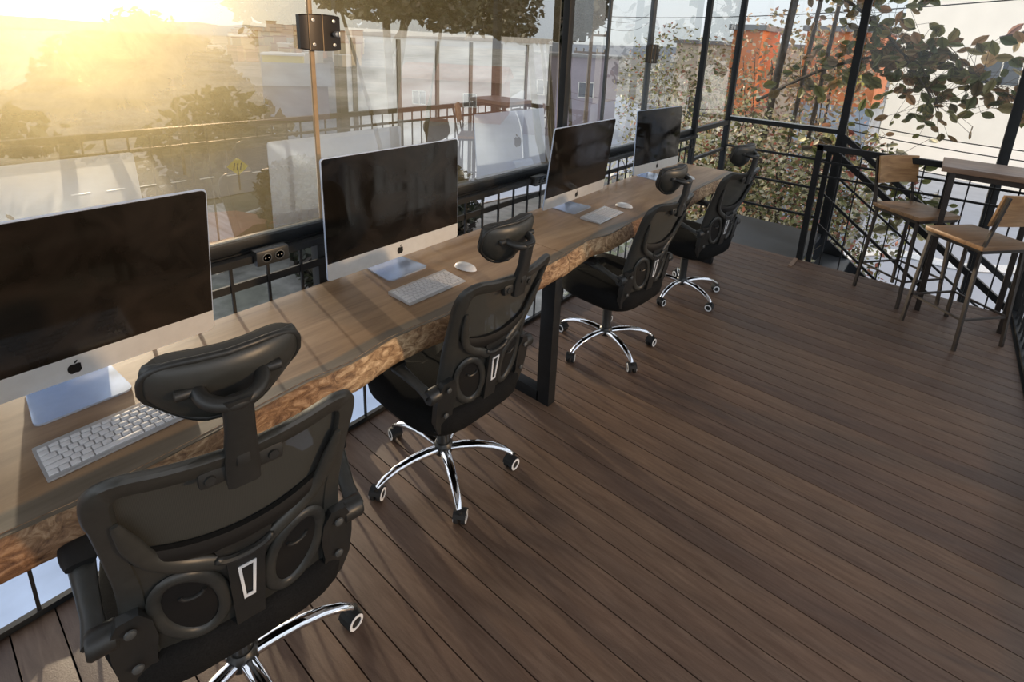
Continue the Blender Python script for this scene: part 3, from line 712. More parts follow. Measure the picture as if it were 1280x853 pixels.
        for zz in (.605, .50):
            b = bm_new(); add_lathe(b, [(.010, 0), (.009, -.003), (.005, -.005)], Vector((s*.188, back_y(.17, zz)-.034, zz))+Z, 'Y', 12); fin(b, 'bolt', 'steel_grey', br)
        b = bm_new(); add_lathe(b, [(.022, .0), (.026, .004), (.026, .040), (.022, .046)] if s > 0 else [(.022, 0), (.026, -.004), (.026, -.040), (.022, -.046)], Vector((s*.205, -.215, .590))+Z, 'X', 20); fin(b, 'arm_hinge', 'plastic', t)
        ar = bm_new()
        P = catmull([Vector((s*.238, -.215, .590))+Z, Vector((s*.240, -.165, .602))+Z, Vector((s*.245, -.11, .618))+Z, Vector((s*.25, -.05, .632))+Z], 4)
        add_tube(ar, P, [.021, .020, .019, .018, .017, .017, .018, .018, .019, .02, .021, .022, .022][:len(P)], 12, True, .7); am = fin(ar, 'arm_post', 'shell', t, 60)
        b = bm_new(); nn_ = 14; rings = []
        for i in range(nn_+1):
            v = i/nn_; yy = -.075+.235*v; ww = .036*(1-abs(2*v-1)**4*.35); hh = .016*(1-abs(2*v-1)**4*.5)
            rings.append([b.verts.new(Vector((s*.25+ww*math.copysign(abs(math.cos(a))**.6, math.cos(a)), yy, .643+hh*math.copysign(abs(math.sin(a))**.7, math.sin(a))))+Z) for a in [2*PI*k/16 for k in range(16)]])
        for i in range(nn_):
            for k in range(16): b.faces.new((rings[i][k], rings[i][(k+1) % 16], rings[i+1][(k+1) % 16], rings[i+1][k]))
        b.faces.new(rings[0]); b.faces.new(rings[-1]); fin(b, 'arm_pad', 'plastic2', t, 60)
    # headrest
    HZ, HY = 1.106, -.330
    def hf(u, v, off):
        xx = (u*2-1); zz = (v*2-1)
        wv = .116*(1-.20*max(0, -zz)**1.6)*(1-.06*abs(zz)**6)
        X = wv*xx; z_ = zz*(.078 if zz < 0 else .060)*(1-(.40 if zz < 0 else .14)*abs(xx)**4)+.006*xx*xx
        yy = HY+.034*xx*xx-.012*math.cos(zz*PI/2)-.020*zz+off
        return Vector((X, yy, HZ+z_))+Z
    def bul(u, v): return (1-abs(v*2-1)**5)*(1-abs(u*2-1)**7)
    b = bm_new(); add_grid(b, 22, 12, lambda u, v: hf(u, v, 0)-Vector((0, .012*bul(u, v), 0)), lambda u, v: Vector((0, .012*bul(u, v)+.006, 0))); hr = fin(b, 'headrest', 'shell', t, 60)
    b = bm_new(); add_grid(b, 24, 14, lambda u, v: hf(u, v, .0062)+Vector((0, .046*bul(u, v), .018*bul(u, v))), lambda u, v: Vector((0, -.0005, 0))); fin(b, 'headrest_mesh', 'rib', hr, 80)
    b = bm_new(); nst_ = 44; P = []
    for k in range(nst_):
        a = 2*PI*k/nst_; c, s = math.cos(a), math.sin(a)
        u = .5+.5*math.copysign(abs(c)**.5, c); v = .5+.5*math.copysign(abs(s)**.5, s)
        P.append(hf(u, v, .002))
    add_tube(b, P, .0065, 8, False, 1, Vector((0, 1, 0)), True); fin(b, 'headrest_rim', 'plastic', hr, 60)
    # yoke: half ring behind the plate, hinged on two pins
    b = bm_new(); P = catmull([Vector((.046*math.cos(a), HY-.020-.046*math.sin(a), HZ+.008-.012*math.sin(a)))+Z for a in [PI*k/8 for k in range(9)]], 3)
    add_tube(b, P, .0125, 10, True, 1.0)
    for s in (-1, 1): add_lathe(b, [(.008, 0), (.009, .004), (.009, .026), (.006, .028)] if s > 0 else [(.008, 0), (.009, -.004), (.009, -.026), (.006, -.028)], Vector((s*.050, HY-.018, HZ+.010))+Z, 'X', 14)
    fin(b, 'headrest_yoke', 'plastic', t, 50)
    b = bm_new(); y0 = back_y(0, .96)
    P = [Vector((0, y0-.016, .925)), Vector((0, y0-.018, .97)), Vector((0, HY-.056, 1.04)), Vector((0, HY-.066, 1.112))]
    rows = []
    for i, q in enumerate(P):
        w_ = (.025, .026, .022, .021)[i]; d_ = (.010, .013, .010, .012)[i]
        rows.append([b.verts.new(q+Z+Vector((sx*w_, sy*d_, 0))) for sx, sy in ((-1, -.5), (-.7, -1), (.7, -1), (1, -.5), (1, 1), (-1, 1))])
    for i in range(3):
        for k in range(6): b.faces.new((rows[i][k], rows[i][(k+1) % 6], rows[i+1][(k+1) % 6], rows[i+1][k]))
    b.faces.new(rows[0]); b.faces.new(rows[-1])
    add_box(b, Vector((0, y0-.034, .985))+Z, (.02, .006, .022), None, .002)
    fin(b, 'headrest_stem', 'plastic', t, 50)
    b = bm_new(); add_box(b, Vector((0, y0-.006, .955))+Z, (.13, .022, .034), None, .008)
    for s in (-1, 1): add_lathe(b, [(.009, 0), (.008, -.004)], Vector((s*.048, y0-.017, .955))+Z, 'Y', 12)
    fin(b, 'stem_clamp', 'plastic', t, 50)
    return t
chair('black mesh-back office chair nearest the camera, seen from behind over its headrest', -1.176, .358, 2.942, 3.766, .025)
chair('black mesh-back office chair second from the camera, tucked at the second computer', -1.335, 1.200, 3.117, 3.243, -.015)
chair('black mesh-back office chair third from the camera, just beyond the black desk leg', -1.310, 2.425, 3.054, 3.283, -.025)
chair('black mesh-back office chair farthest from the camera, at the desk end', -1.255, 3.385, 2.958, math.radians(-95), -.02)

# ------------------------------------------------------------------ bar stools and table
def stool(label, c, ang, bz):
    """ang: direction the sitter faces"""
    t = thing('bar_stool', label, 'stool', (c[0], c[1], 0), ang-PI/2, None)
    H, q = .68, .172
    b = bm_new(); add_box(b, (0, 0, H-.014), (.37, .37, .028), None, .005); finish(b, 'seat', 'stoolwood', t)
    for sx in (-1, 1):
        for sy in (-1, 1):
            b = bm_new(); bar(b, (sx*(q+.012), sy*(q+.012), 0), (sx*(q-.014), sy*(q-.014), H-.028), .018, .018, Vector((0, 1, 0))); finish(b, 'leg', 'stoolsteel', t)
    for a_, c_ in (((-q, q), (q, q)), ((-q, -q), (q, -q))):
        b = bm_new(); bar(b, (*a_, .20), (*c_, .20), .012, .012); finish(b, 'footrest', 'stoolsteel', t)
    for a_, c_ in (((-q, -q), (-q, q)), ((q, -q), (q, q))):
        b = bm_new(); bar(b, (*a_, .20), (*c_, .20), .012, .012); finish(b, 'footrest', 'stoolsteel', t)
    b = bm_new()
    for a_, c_ in (((-q, q), (q, q)), ((-q, -q), (q, -q)), ((-q, -q), (-q, q)), ((q, -q), (q, q))): bar(b, (*a_, H-.038), (*c_, H-.038), .014, .02)
    finish(b, 'seat_frame', 'stoolsteel', t)
    for sx in (-1, 1):
        b = bm_new(); bar(b, (sx*q, -q, H-.03), (sx*q, -q-.065, bz-.01), .018, .014, Vector((0, 1, 0))); finish(b, 'back_post', 'stoolsteel', t)
    b = bm_new()
    def f(u, v):
        xx = u*2-1; z = bz-.195+.195*v
        y = -q-.065*((z-H)/(bz-H))+.018-.022*(1-xx*xx)
        return Vector((xx*.180, y, z))
    add_grid(b, 12, 4, f, lambda u, v: Vector((0, .012, 0))); finish(b, 'backrest', 'backwood_sunlit', t)
    return t
stool('bar stool with wooden back against the railing, left of the bar table', (-.045, 4.50), math.radians(-37), 1.02)
stool('bar stool nearest the camera by the side railing, its back to the right edge', (.293, 4.10), math.radians(140), 1.0)
tb = thing('bar_table', 'tall narrow wooden bar table with dark square legs by the corner railing', 'table', (.33, 4.52, 0), 0)
b = bm_new(); add_box(b, (0, 0, 1.022), (.58, .44, .036), None, .003); finish(b, 'tabletop', 'tablewood', tb)
for sx in (-1, 1):
    for sy in (-1, 1):
        b = bm_new(); add_box(b, (sx*.225, sy*.185, .502), (.032, .032, 1.004), None, .002); finish(b, 'leg', 'stoolsteel', tb)
b = bm_new()
for s in (-1, 1): add_box(b, (0, s*.185, .985), (.45, .025, .03)); add_box(b, (s*.225, 0, .985), (.025, .37, .03))
finish(b, 'apron', 'stoolsteel', tb)

# ------------------------------------------------------------------ glass patch fittings and outlet boxes
def fitting(label, y, z, s=1.0, key=True):
    t = thing('glass_lock', label, 'lock', (GX+.012, y, z), 0, None)
    for k, (y0, y1) in enumerate(((-.080*s, .0), (.004*s, .075*s))):
        b = bm_new(); nn_ = 8; rows = []
        for i in range(nn_+1):
            v = i/nn_; yy = y0+(y1-y0)*v; hh = (.064-.006*(abs(yy)/.08)**3)*s; dd = .030*s*(1-.35*(abs(yy)/(.085*s))**3)
            rows.append([b.verts.new((X, yy, Zz)) for X, Zz in ((0, -hh), (dd-.003, -hh), (dd, -hh+.004), (dd, hh-.004), (dd-.003, hh), (0, hh))])
        for i in range(nn_):
            for q in range(6): b.faces.new((rows[i][q], rows[i][(q+1) % 6], rows[i+1][(q+1) % 6], rows[i+1][q]))
        b.faces.new(rows[0]); b.faces.new(rows[-1]); pl = finish(b, 'lock_case', 'bronze', t, 30)
        for zz in (-.042*s, .042*s):
            b = bm_new(); add_lathe(b, [(.006*s, 0), (.006*s, .003), (.003*s, .0035), (.003*s, .001)], ((y0*0)+.029*s, (y0+y1)/2+.006, zz), 'X', 14); finish(b, 'screw', 'silver', pl)
    b = bm_new(); add_box(b, (.0295*s, -.050*s, 0), (.003, .0022, .122*s)); add_box(b, (.030*s, .002*s, 0), (.003, .0022, .128*s)); finish(b, 'trim_line', 'brass', t)
    if key:
        b = bm_new(); add_lathe(b, [(.008, .026), (.008, .036), (.010, .037), (.010, .052), (.007, .054)], (0, .048, -.003), 'X', 16); add_box(b, (.058, .048, -.003), (.012, .004, .018), None, .001); finish(b, 'key_cylinder', 'silver', t)
    return t
fitting('dark bronze glass door lock on the seam above the second computer', 1.062, 1.690)
fitting('small dark lock box on the grey mullion above the third computer', 3.745, 1.650, 1.1)
def outlet(label, y):
    t = thing('outlet_box', label, 'outlet', (-1.785, y, .925), 0, 'outlet boxes on the window rail')
    b = bm_new(); add_box(b, (.002, 0, 0), (.045, .115, .056), None, .008); finish(b, 'box', 'plastic', t)
    for s in (-1, 1):
        b = bm_new(); add_lathe(b, [(.017, 0), (.017, .002), (.014, .0025), (.013, -.001)], (.0245, s*.022, 0), 'X', 18); o = finish(b, 'socket', 'steel_grey', t)
        b = bm_new()
        for k in (-1, 1): add_lathe(b, [(.0025, 0), (.0025, .001)], (.026, s*.022+k*.006, 0), 'X', 8)
        finish(b, 'pin_hole', 'silver', o)
outlet('grey double outlet box on the rail between the first two computers', .79); outlet('grey double outlet box on the rail behind the third computer', 2.33)

# ------------------------------------------------------------------ outside world
G = -5.5
b = bm_new(); b.faces.new([b.verts.new(q) for q in ((-700, -300, G), (400, -300, G), (400, 700, G), (-700, 700, G))]); struct('ground', b, 'ground')
def flat(name, pts, z, mat):
    b = bm_new(); add_plate(b, pts, lambda u, v, w: Vector((u, v, z+w)), .03); return struct(name, b, mat)
flat('street', [(-3.5, 60), (-1.9, 24.5), (-1.6, 8), (-.9, 2), (20, 2), (20, 140), (-3.5, 140)], G+.02, 'street')
flat('road', [(-33, -40), (-24.5, -40), (-23.2, 60), (-33, 90)], G+.02, 'asphalt')
flat('pavement', [(-12, -20), (-2, -20), (-2, 10), (-9, 10)], G+.03, 'concrete')
flat('paved_yard', [(-21, 14), (-16, 14), (-12, 40), (-40, 70), (-50, 60)], G+.04, 'street')
for i in range(9):
    b = bm_new(); add_box(b, (-27.9+.14*i, 4.9+1.15*i, G+.06), (.16, .62, .01)); tag(finish(b, 'lane_dash', 'whitep'), 'white lane dash painted on the dark road', 'marking', 'lane dashes on the road')
b = bm_new(); P = catmull([(-20.6, 8.3, G+.12), (-21.0, 9.3, G+.12), (-22.2, 10.4, G+.12), (-24.0, 11.0, G+.12)], 6); add_tube(b, P, .12, 8); tag(finish(b, 'curb', 'whitep'), 'curved white curb beside the dark bushes', 'curb')
b = bm_new(); P = catmull([(-2.2, 18, G+.1), (-1.9, 21.5, G+.1), (-.4, 23.2, G+.1), (1.6, 23.4, G+.1), (4.5, 26, G+.1)], 6); add_tube(b, P, .28, 6, True, .5); tag(finish(b, 'curb', 'whitep'), 'pale curb at the street corner seen below the staircase', 'curb')

def leaf_quad(b, p, s, rnd, up=.3):
    d = Vector((rnd.gauss(0, 1), rnd.gauss(0, 1), rnd.gauss(0, 1)*.7)).normalized(); n = Vector((rnd.gauss(0, 1), rnd.gauss(0, 1), rnd.gauss(up, 1))).normalized()
    a = d.cross(n)
    if a.length < .1: return
    a.normalize(); L_ = s*rnd.uniform(.7, 1.3); w = L_*rnd.uniform(.22, .34)
    vs = [b.verts.new(p-d*L_*.5), b.verts.new(p+a*w-d*L_*.08), b.verts.new(p+d*L_*.5), b.verts.new(p-a*w-d*L_*.08)]
    b.faces.new(vs)
def foliage(name, blobs, n, s, mat, parent, seed=1, origin=Vector((0, 0, 0))):
    rnd = random.Random(seed); b = bm_new(); wt = [bl[1][0]*bl[1][1]*bl[1][2] for bl in blobs]; tot = sum(wt)
    for (c, r), w in zip(blobs, wt):
        c = Vector(c)-origin
        for _ in range(int(n*w/tot)):
            v = Vector((rnd.gauss(0, 1), rnd.gauss(0, 1), rnd.gauss(0, 1))).normalized()*(rnd.random()**.45)
            leaf_quad(b, c+Vector((v.x*r[0], v.y*r[1], v.z*r[2])), s, rnd)
    o = finish(b, name, mat, parent, 180, False); return o
def tree(label, base, h, blobs, n, s, mat, seed, tr=.12, group=None, name='tree', branches=5):
    base = Vector(base); t = thing(name, label, 'tree' if name == 'tree' else 'shrub', base, 0, group); rnd = random.Random(seed)
    b = bm_new(); top = Vector(blobs[0][0])-base
    P = catmull([(0, 0, 0), (rnd.uniform(-.1, .1)*h*.3+top.x*.2, top.y*.2, h*.35), (top.x*.7, top.y*.7, h*.7), tuple(top)], 4)
    add_tube(b, P, [tr*(1-.7*i/(len(P)-1)) for i in range(len(P))], 8)
    for k in range(branches):
        c, r = blobs[k % len(blobs)]; e = Vector(c)-base+Vector((rnd.uniform(-.6, .6)*r[0], rnd.uniform(-.6, .6)*r[1], rnd.uniform(-.3, .6)*r[2])); st_ = P[rnd.randint(len(P)//3, len(P)-2)]
        mid = (st_+e)/2+Vector((0, 0, .05*h)); Q = catmull([st_, mid, e], 4); add_tube(b, Q, [tr*.4*(1-.8*i/(len(Q)-1)) for i in range(len(Q))], 6)
    finish(b, 'trunk', 'trunk', t, 60)
    foliage('foliage', blobs, n, s, mat, t, seed, base)
    return t
# tree-covered hill at the left by the sun
k = 0
for az, d, top, w in ((-80.5, 34, -1.3, 5), (-77.5, 36, 1.2, 5), (-74.2, 38, 2.4, 5.5), (-71.0, 40, 1.0, 4.6), (-69, 44, -1.6, 4)):
    a = math.radians(az); x, y = d*math.sin(a), d*math.cos(a); hh = top-G
    tree(['broad hazy tree right under the low sun', 'tall hazy tree just right of the low sun', 'tallest rounded tree on the left skyline', 'rounded tree right of the tallest skyline tree', 'lowest tree at the right end of the skyline clump'][k], (x, y, G), hh*.7,
         [((x, y, G+hh*.62), (w*.55, w*.55, hh*.38)), ((x+w*.3, y+w*.25, G+hh*.42), (w*.4, w*.4, hh*.3)), ((x-w*.3, y-w*.25, G+hh*.4), (w*.4, w*.4, hh*.3))], 5200, .42, 'leaf_hill', 40+k, .3, 'trees on the left skyline'); k += 1
# dark trees close beyond the glass (canopy hanging at the top of the picture)
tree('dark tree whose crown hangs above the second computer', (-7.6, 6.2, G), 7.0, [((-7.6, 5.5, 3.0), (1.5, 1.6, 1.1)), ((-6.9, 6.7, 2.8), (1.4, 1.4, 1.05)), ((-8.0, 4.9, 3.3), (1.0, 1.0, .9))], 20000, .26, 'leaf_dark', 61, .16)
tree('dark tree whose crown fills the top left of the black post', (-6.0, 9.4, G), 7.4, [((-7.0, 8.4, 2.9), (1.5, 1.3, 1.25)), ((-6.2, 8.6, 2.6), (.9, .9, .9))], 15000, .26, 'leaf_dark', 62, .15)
# bushes below the left windows
for i, (x, y, r, h) in enumerate(((-16.4, 9.2, 2.0, 1.5), (-20.2, 10.6, 1.9, 1.3), (-13.2, 8.2, 1.7, 1.2), (-14.6, 12.6, 1.9, 1.6))):
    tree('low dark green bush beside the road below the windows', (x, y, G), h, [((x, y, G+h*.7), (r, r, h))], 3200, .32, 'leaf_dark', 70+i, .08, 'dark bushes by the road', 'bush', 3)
# leafy shrubs rising outside behind the desk railing
for i, (x, y, z, r) in enumerate(((-3.6, 3.8, -.9, .6), (-3.2, 5.4, -.3, .75), (-2.9, 6.9, .2, .8))):
    tree(['pale leafy shrub outside behind the third computer', 'sunlit leafy shrub outside behind the farthest computer', 'sunlit leafy shrub outside past the desk end'][i], (x, y, G), 4.5, [((x, y, z), (r*.8, r, r)), ((x, y+.2, z-1.4), (r, r, 1.2))], 800, .13, 'leaf_pale', 90+i, .05, None, 'shrub', 6)
# dense sunlit foliage beyond the landing
for i, (x, y, z, rx, rz, n, mt) in enumerate(((-2.6, 7.4, .3, 1.0, 1.2, 3800, 'leaf_mix'), (-1.5, 7.2, -.1, .95, 1.1, 4200, 'leaf_mix'), (-.9, 8.1, -.3, .9, 1.1, 3500, 'leaf_mix'), (-2.4, 9.5, 1.2, 1.3, 1.3, 3600, 'leaf_orange'), (-4.2, 9.4, .8, 1.2, 1.4, 3000, 'leaf_mix'), (-1.7, 10.5, 1.5, 1.1, .9, 2400, 'leaf_orange'))):
    tree(['sunlit tangled shrub behind the farthest chair headrest', 'dense sunlit shrub right behind the landing rails', 'sunlit shrub between landing and staircase', 'orange-leaved tree behind the corner post', 'yellow-green tree left of the corner post', 'orange-leaved tree in front of the orange building'][i], (x, y, G), 5.0,
         [((x, y, z), (rx, .8, rz)), ((x, y, z-1.8), (rx, .8, 1.4))], int(n*(1.6 if mt == 'leaf_mix' else .8)), .075 if mt == 'leaf_mix' else .10, mt, 100+i, .06, None, 'shrub' if i < 3 else 'tree', 8)
# thin trunks of the orange-leaved trees
for i, (x, y, tx) in enumerate(((-2.35, 8.6, .14), (-1.95, 8.7, .10), (-1.7, 8.9, .08))):
    tt = thing('thin_tree', ['speckled trunk of a slim tree right of the corner post', 'thin tree trunk between the speckled trunk and the black post', 'thinnest tree trunk left of the black post'][i], 'tree', (x, y, G))
    b = bm_new(); P = catmull([(0, 0, 0), (.03, .02, 3), (tx, .05, 6), (tx*2.2, .05, 8.6)], 5); add_tube(b, P, [.075*(1-.3*q/(len(P)-1))*(1 if i == 0 else .55) for q in range(len(P))], 8)
    finish(b, 'trunk', 'trunk', tt, 60)
    foliage('foliage', [((tx*2, .05, 8.4), (.5, .5, .5))], 500, .09, 'leaf_orange', tt, 140+i)
# branch with big leaves reaching across the white building
def big_branch(label, pts, n, s, seed, mat='leaf_big', spread=.22):
    base = Vector(pts[0]); t = thing('leafy_branch', label, 'branch', base); rnd = random.Random(seed)
    P = catmull([Vector(q)-base for q in pts], 8); b = bm_new(); add_tube(b, P, [.028*(1-.75*i/(len(P)-1)) for i in range(len(P))], 6); 
    L_ = bm_new()
    for i in range(n):
        q = P[int(len(P)*(.12+.88*rnd.random()**.8))-1]; tip = q+Vector((rnd.gauss(0, spread), rnd.gauss(0, spread*.6), rnd.gauss(0, spread)))
        d = Vector((rnd.gauss(.3, .8), rnd.gauss(0, .6), rnd.gauss(-.2, .6))).normalized(); nrm = Vector((rnd.gauss(0, .5), -1, rnd.gauss(0, .6))).normalized(); a = d.cross(nrm).normalized()
        ln = s*rnd.uniform(.6, 1.3); w = ln*.3; fold = nrm*ln*.08
        c0 = tip; pts_ = [(0, 0), (.25, .8), (.5, 1), (.78, .7), (1, 0)]
        mid = [L_.verts.new(c0+d*ln*u-fold*math.sin(PI*u)) for u, _ in pts_]
        for sg in (-1, 1):
            side = [mid[0]]+[L_.verts.new(c0+d*ln*u+a*sg*w*v_) for u, v_ in pts_[1:-1]]+[mid[-1]]
            for k_ in range(4):
                f_ = [mid[k_], side[k_], side[k_+1], mid[k_+1]]; f2 = []
                for v_ in f_:
                    if v_ not in f2: f2.append(v_)
                if len(f2) > 2: L_.faces.new(f2)
        add_tube(b, [q, (q+tip)/2+Vector((0, 0, .01)), tip], .0022, 4)
    finish(b, 'stem', 'trunk', t, 60); finish(L_, 'leaves', mat, t, 180, False); return t
big_branch('long branch of large green leaves crossing the white building', [(-2.3, 8.3, 1.0), (-1.5, 8.2, 1.5), (-.7, 8.1, 1.75), (.05, 8.0, 1.62), (.62, 8.0, 1.30)], 260, .17, 11)
big_branch('leafy branch hanging lower toward the street', [(-1.6, 7.9, 2.6), (-.9, 7.9, 2.1), (-.4, 7.9, 1.55), (-.1, 7.9, 1.15)], 200, .145, 12)
big_branch('leafy branch tips at the top of the picture before the white building', [(-2.0, 8.0, 2.9), (-1.2, 7.9, 2.75), (-.5, 7.9, 2.55)], 130, .15, 13)
big_branch('drooping branch of narrow leaves behind the left bar stool back', [(-1.2, 6.4, .7), (-.7, 6.35, .75), (-.2, 6.35, .45), (.05, 6.35, .05)], 170, .12, 14, 'leaf_mix', .13)
big_branch('brown-leaved twig hanging in front of the white building window', [(.3, 8.4, 2.0), (.6, 8.4, 2.1), (.95, 8.4, 2.15)], 16, .26, 15, 'leaf_orange', .14)
# trees to the right of the deck, mirrored in the window glass
for i, (x, y, z, r) in enumerate(((16.5, 11.0, 3.0, 2.6), (16.5, 16.5, 3.4, 2.8), (17.5, 22.5, 3.6, 3.0))):
    tree('dark tree rising behind the pale panelled building right of the deck', (x, y, G), 8.0, [((x, y, z), (r, r, r))], 3600, .42, 'leaf_dark', 130+i, .16, 'trees right of the deck', 'tree', 5)
for i, (x, y) in enumerate(((9.5, 1.0), (10.0, 5.2), (9.0, -3.5))):  # added dark trees, cutting the sky whiteness mirrored in the window glass
    tree('bushy tree added beyond the sheet roof to darken the mirrored view', (x, y, G), 4.0, [((x, y, -1.9), (1.6, 1.9, 2.2))], 2200, .34, 'leaf_hill', 150+i, .12, 'added bushy trees right of the deck', 'tree', 5)

# buildings
def windows(t, rects, f, base):
    for r in rects:
        b = bm_new(); u0, u1, v0, v1 = r
        for a_ in ((u0, u1, v0, v0+.07), (u0, u1, v1-.07, v1), (u0, u0+.07, v0, v1), (u1-.07, u1, v0, v1), ((u0+u1)/2-.03, (u0+u1)/2+.03, v0, v1)):
            add_plate(b, [(a_[0], a_[2]), (a_[1], a_[2]), (a_[1], a_[3]), (a_[0], a_[3])], lambda u, v, w: f(u, v, w+.01), .06)
        fr = finish(b, 'window', 'whitep', t)
        b = bm_new(); add_plate(b, [(u0, v0), (u1, v0), (u1, v1), (u0, v1)], lambda u, v, w: f(u, v, w), .02); finish(b, 'pane', 'winglass', fr)
def building(label, c, s, rz, wall, roof, rects=(), pitched=False, name='building', rh=1.2, group=None):
    t = thing(name, label, 'building', (c[0], c[1], G), rz, group); w, d, h = s
    b = bm_new(); add_box(b, (0, 0, h/2), (w, d, h)); finish(b, 'wall', wall, t)
    b = bm_new()
    if pitched:
        A = [b.verts.new((sx*(w/2+.3), y_, z_)) for sx in (-1, 1) for y_, z_ in ((-d/2-.3, h), (0, h+rh), (d/2+.3, h))]
        b.faces.new((A[0], A[1], A[4], A[3])); b.faces.new((A[1], A[2], A[5], A[4])); b.faces.new((A[0], A[2], A[1])); b.faces.new((A[3], A[4], A[5])); b.faces.new((A[0], A[3], A[5], A[2]))
    else: add_box(b, (0, 0, h+.1), (w+.3, d+.3, .2))
    finish(b, 'roof', roof, t)
    windows(t, rects, lambda u, v, q: Vector((u, -d/2-.001-q, v)), t)
    return t
building('large white rendered building across the street with one sliding window', (9.0, 43, 0), (24, 8, 17), math.radians(-24), 'white_wall', 'whitep', [(-6.9, -4.9, 6.0, 7.5)])
oc = building('orange clad building half hidden behind the leaves', (-3.6, 25, 0), (2.6, 4, 8.1), 0, 'orange_wall', 'roofgrey')
b = bm_new(); add_box(b, (0, 0, 2.7), (2.72, 4.12, 5.4)); finish(b, 'lower_wall', 'panel_wall', oc)
b = bm_new(); add_box(b, (.85, -2.02, 6.4), (.42, .03, .42)); finish(b, 'yellow_panel', 'yellow', oc)
building('long cream building behind the thin trunks', (-9.0, 33, 0), (9, 6, 7.5), math.radians(8), 'cream_wall', 'roofgrey', [(-3.5, -2.3, 3.4, 4.6), (-.5, .7, 3.4, 4.6)])
building('mauve building with flat roof under the utility poles', (-24.5, 36, 0), (7, 6, 6.2), math.radians(30), 'purple_wall', 'roofgrey', [(-2.6, -1.4, 3.2, 4.4), (.6, 1.8, 3.2, 4.4)])
o2 = building('tall orange panel house left of the corner post', (-6.6, 22.5, 0), (1.1, 2.5, 8.0), 0, 'orange_wall', 'roofgrey')
b = bm_new(); add_box(b, (0, 0, 2.4), (1.2, 2.6, 4.8)); finish(b, 'lower_wall', 'cream_wall', o2)
building('pale house with terracotta roof below the lock fitting', (-36, 34, 0), (9, 7, 3.6), math.radians(35), 'red_wall', 'roof', [(-3.2, -2.0, 1.4, 2.6), (1.2, 2.4, 1.4, 2.6)], True)
building('grey warehouse roof left of the city', (-48, 20, 0), (14, 10, 2.8), math.radians(60), 'purple_wall', 'roofgrey', (), True, rh=1.5)
building('small yellow block at the edge of the city', (-62, 31, 0), (4.2, 4, 4.2), math.radians(60), 'yellow', 'whitep')
building('low terracotta roofed shed beneath the nearest window', (-17.4, 6.4, 0), (1.8, 2.4, .9), math.radians(20), 'cream_wall', 'roof', (), True, rh=.35)
building('low shed with pale corrugated sheet roof right of the deck', (4.9, .5, 0), (5.6, 9, 3.4), 0, 'cream_wall', 'roofstripe')
pb = building('pale blue panelled building right of the deck', (11.6, 14.5, 0), (4.4, 13, 7.1), 0, 'panel_wall', 'roofgrey')
for q in range(9):
    b = bm_new(); add_box(b, (-2.23, -6.0+1.5*q, 3.6), (.06, .12, 6.9)); finish(b, 'panel_fin', 'steel_grey', pb)
rnd = random.Random(5)
cw = [simple('city_white', (.70, .68, .62), .8), simple('city_cream', (.62, .52, .38), .8), simple('city_pink', (.5, .36, .30), .8)]
protos = []
for i in range(3):
    t = thing('city_building', 'tiny pale building of the distant city left of the lock', 'building', (0, 0, G), 0, 'distant city buildings')
    b = bm_new(); add_box(b, (0, 0, 1.6+.6*i), (3.2, 3.2, 3.2+1.2*i)); finish(b, 'wall', cw[i], t)
    b = bm_new(); add_box(b, (0, 0, 3.3+1.2*i), (3.5, 3.5, .25)); finish(b, 'roof', 'roof' if i else 'whitep', t)
    protos.append(t)
nb = 0; placed = [(-62, 31), (-43, 24), (-36, 34)]
while nb < 190:
    az = math.radians(rnd.uniform(-67.5, -56.5)); d = rnd.uniform(120, 390)
    X_, Y_ = d*math.sin(az), d*math.cos(az)
    if any((X_-a)**2+(Y_-c)**2 < 45 for a, c in placed): continue
    placed.append((X_, Y_)); o = protos[nb] if nb < 3 else copy_tree(protos[nb % 3])
    o.location = (X_, Y_, G); o.rotation_euler = (0, 0, rnd.uniform(0, 3)); sc_ = rnd.uniform(.5, 1.1)*(.7+d/420); o.scale = (sc_, sc_, sc_*rnd.uniform(.7, 1.15)); nb += 1
# distant ridges
def ridge(name, d, az0, az1, h, seed, mat='hill'):
    b = bm_new(); n = 60; lo, hi, bk = [], [], []
    for i in range(n+1):
        a = math.radians(az0+(az1-az0)*i/n); hh = h*(.75+.5*mnoise.noise(Vector((i*.13, seed, 0))))
        lo.append(b.verts.new((d*math.sin(a), d*math.cos(a), G))); hi.append(b.verts.new((d*1.12*math.sin(a), d*1.12*math.cos(a), G+hh))); bk.append(b.verts.new((d*1.3*math.sin(a), d*1.3*math.cos(a), G)))
    for i in range(n): b.faces.new((lo[i], lo[i+1], hi[i+1], hi[i])); b.faces.new((hi[i], hi[i+1], bk[i+1], bk[i]))
    return tag(finish(b, name, mat, None, 80), kind='structure')
ridge('hill_ridge', 420, -100, 30, 8.5, 3); ridge('hill_ridge', 620, -76, -52, 11.5, 5)
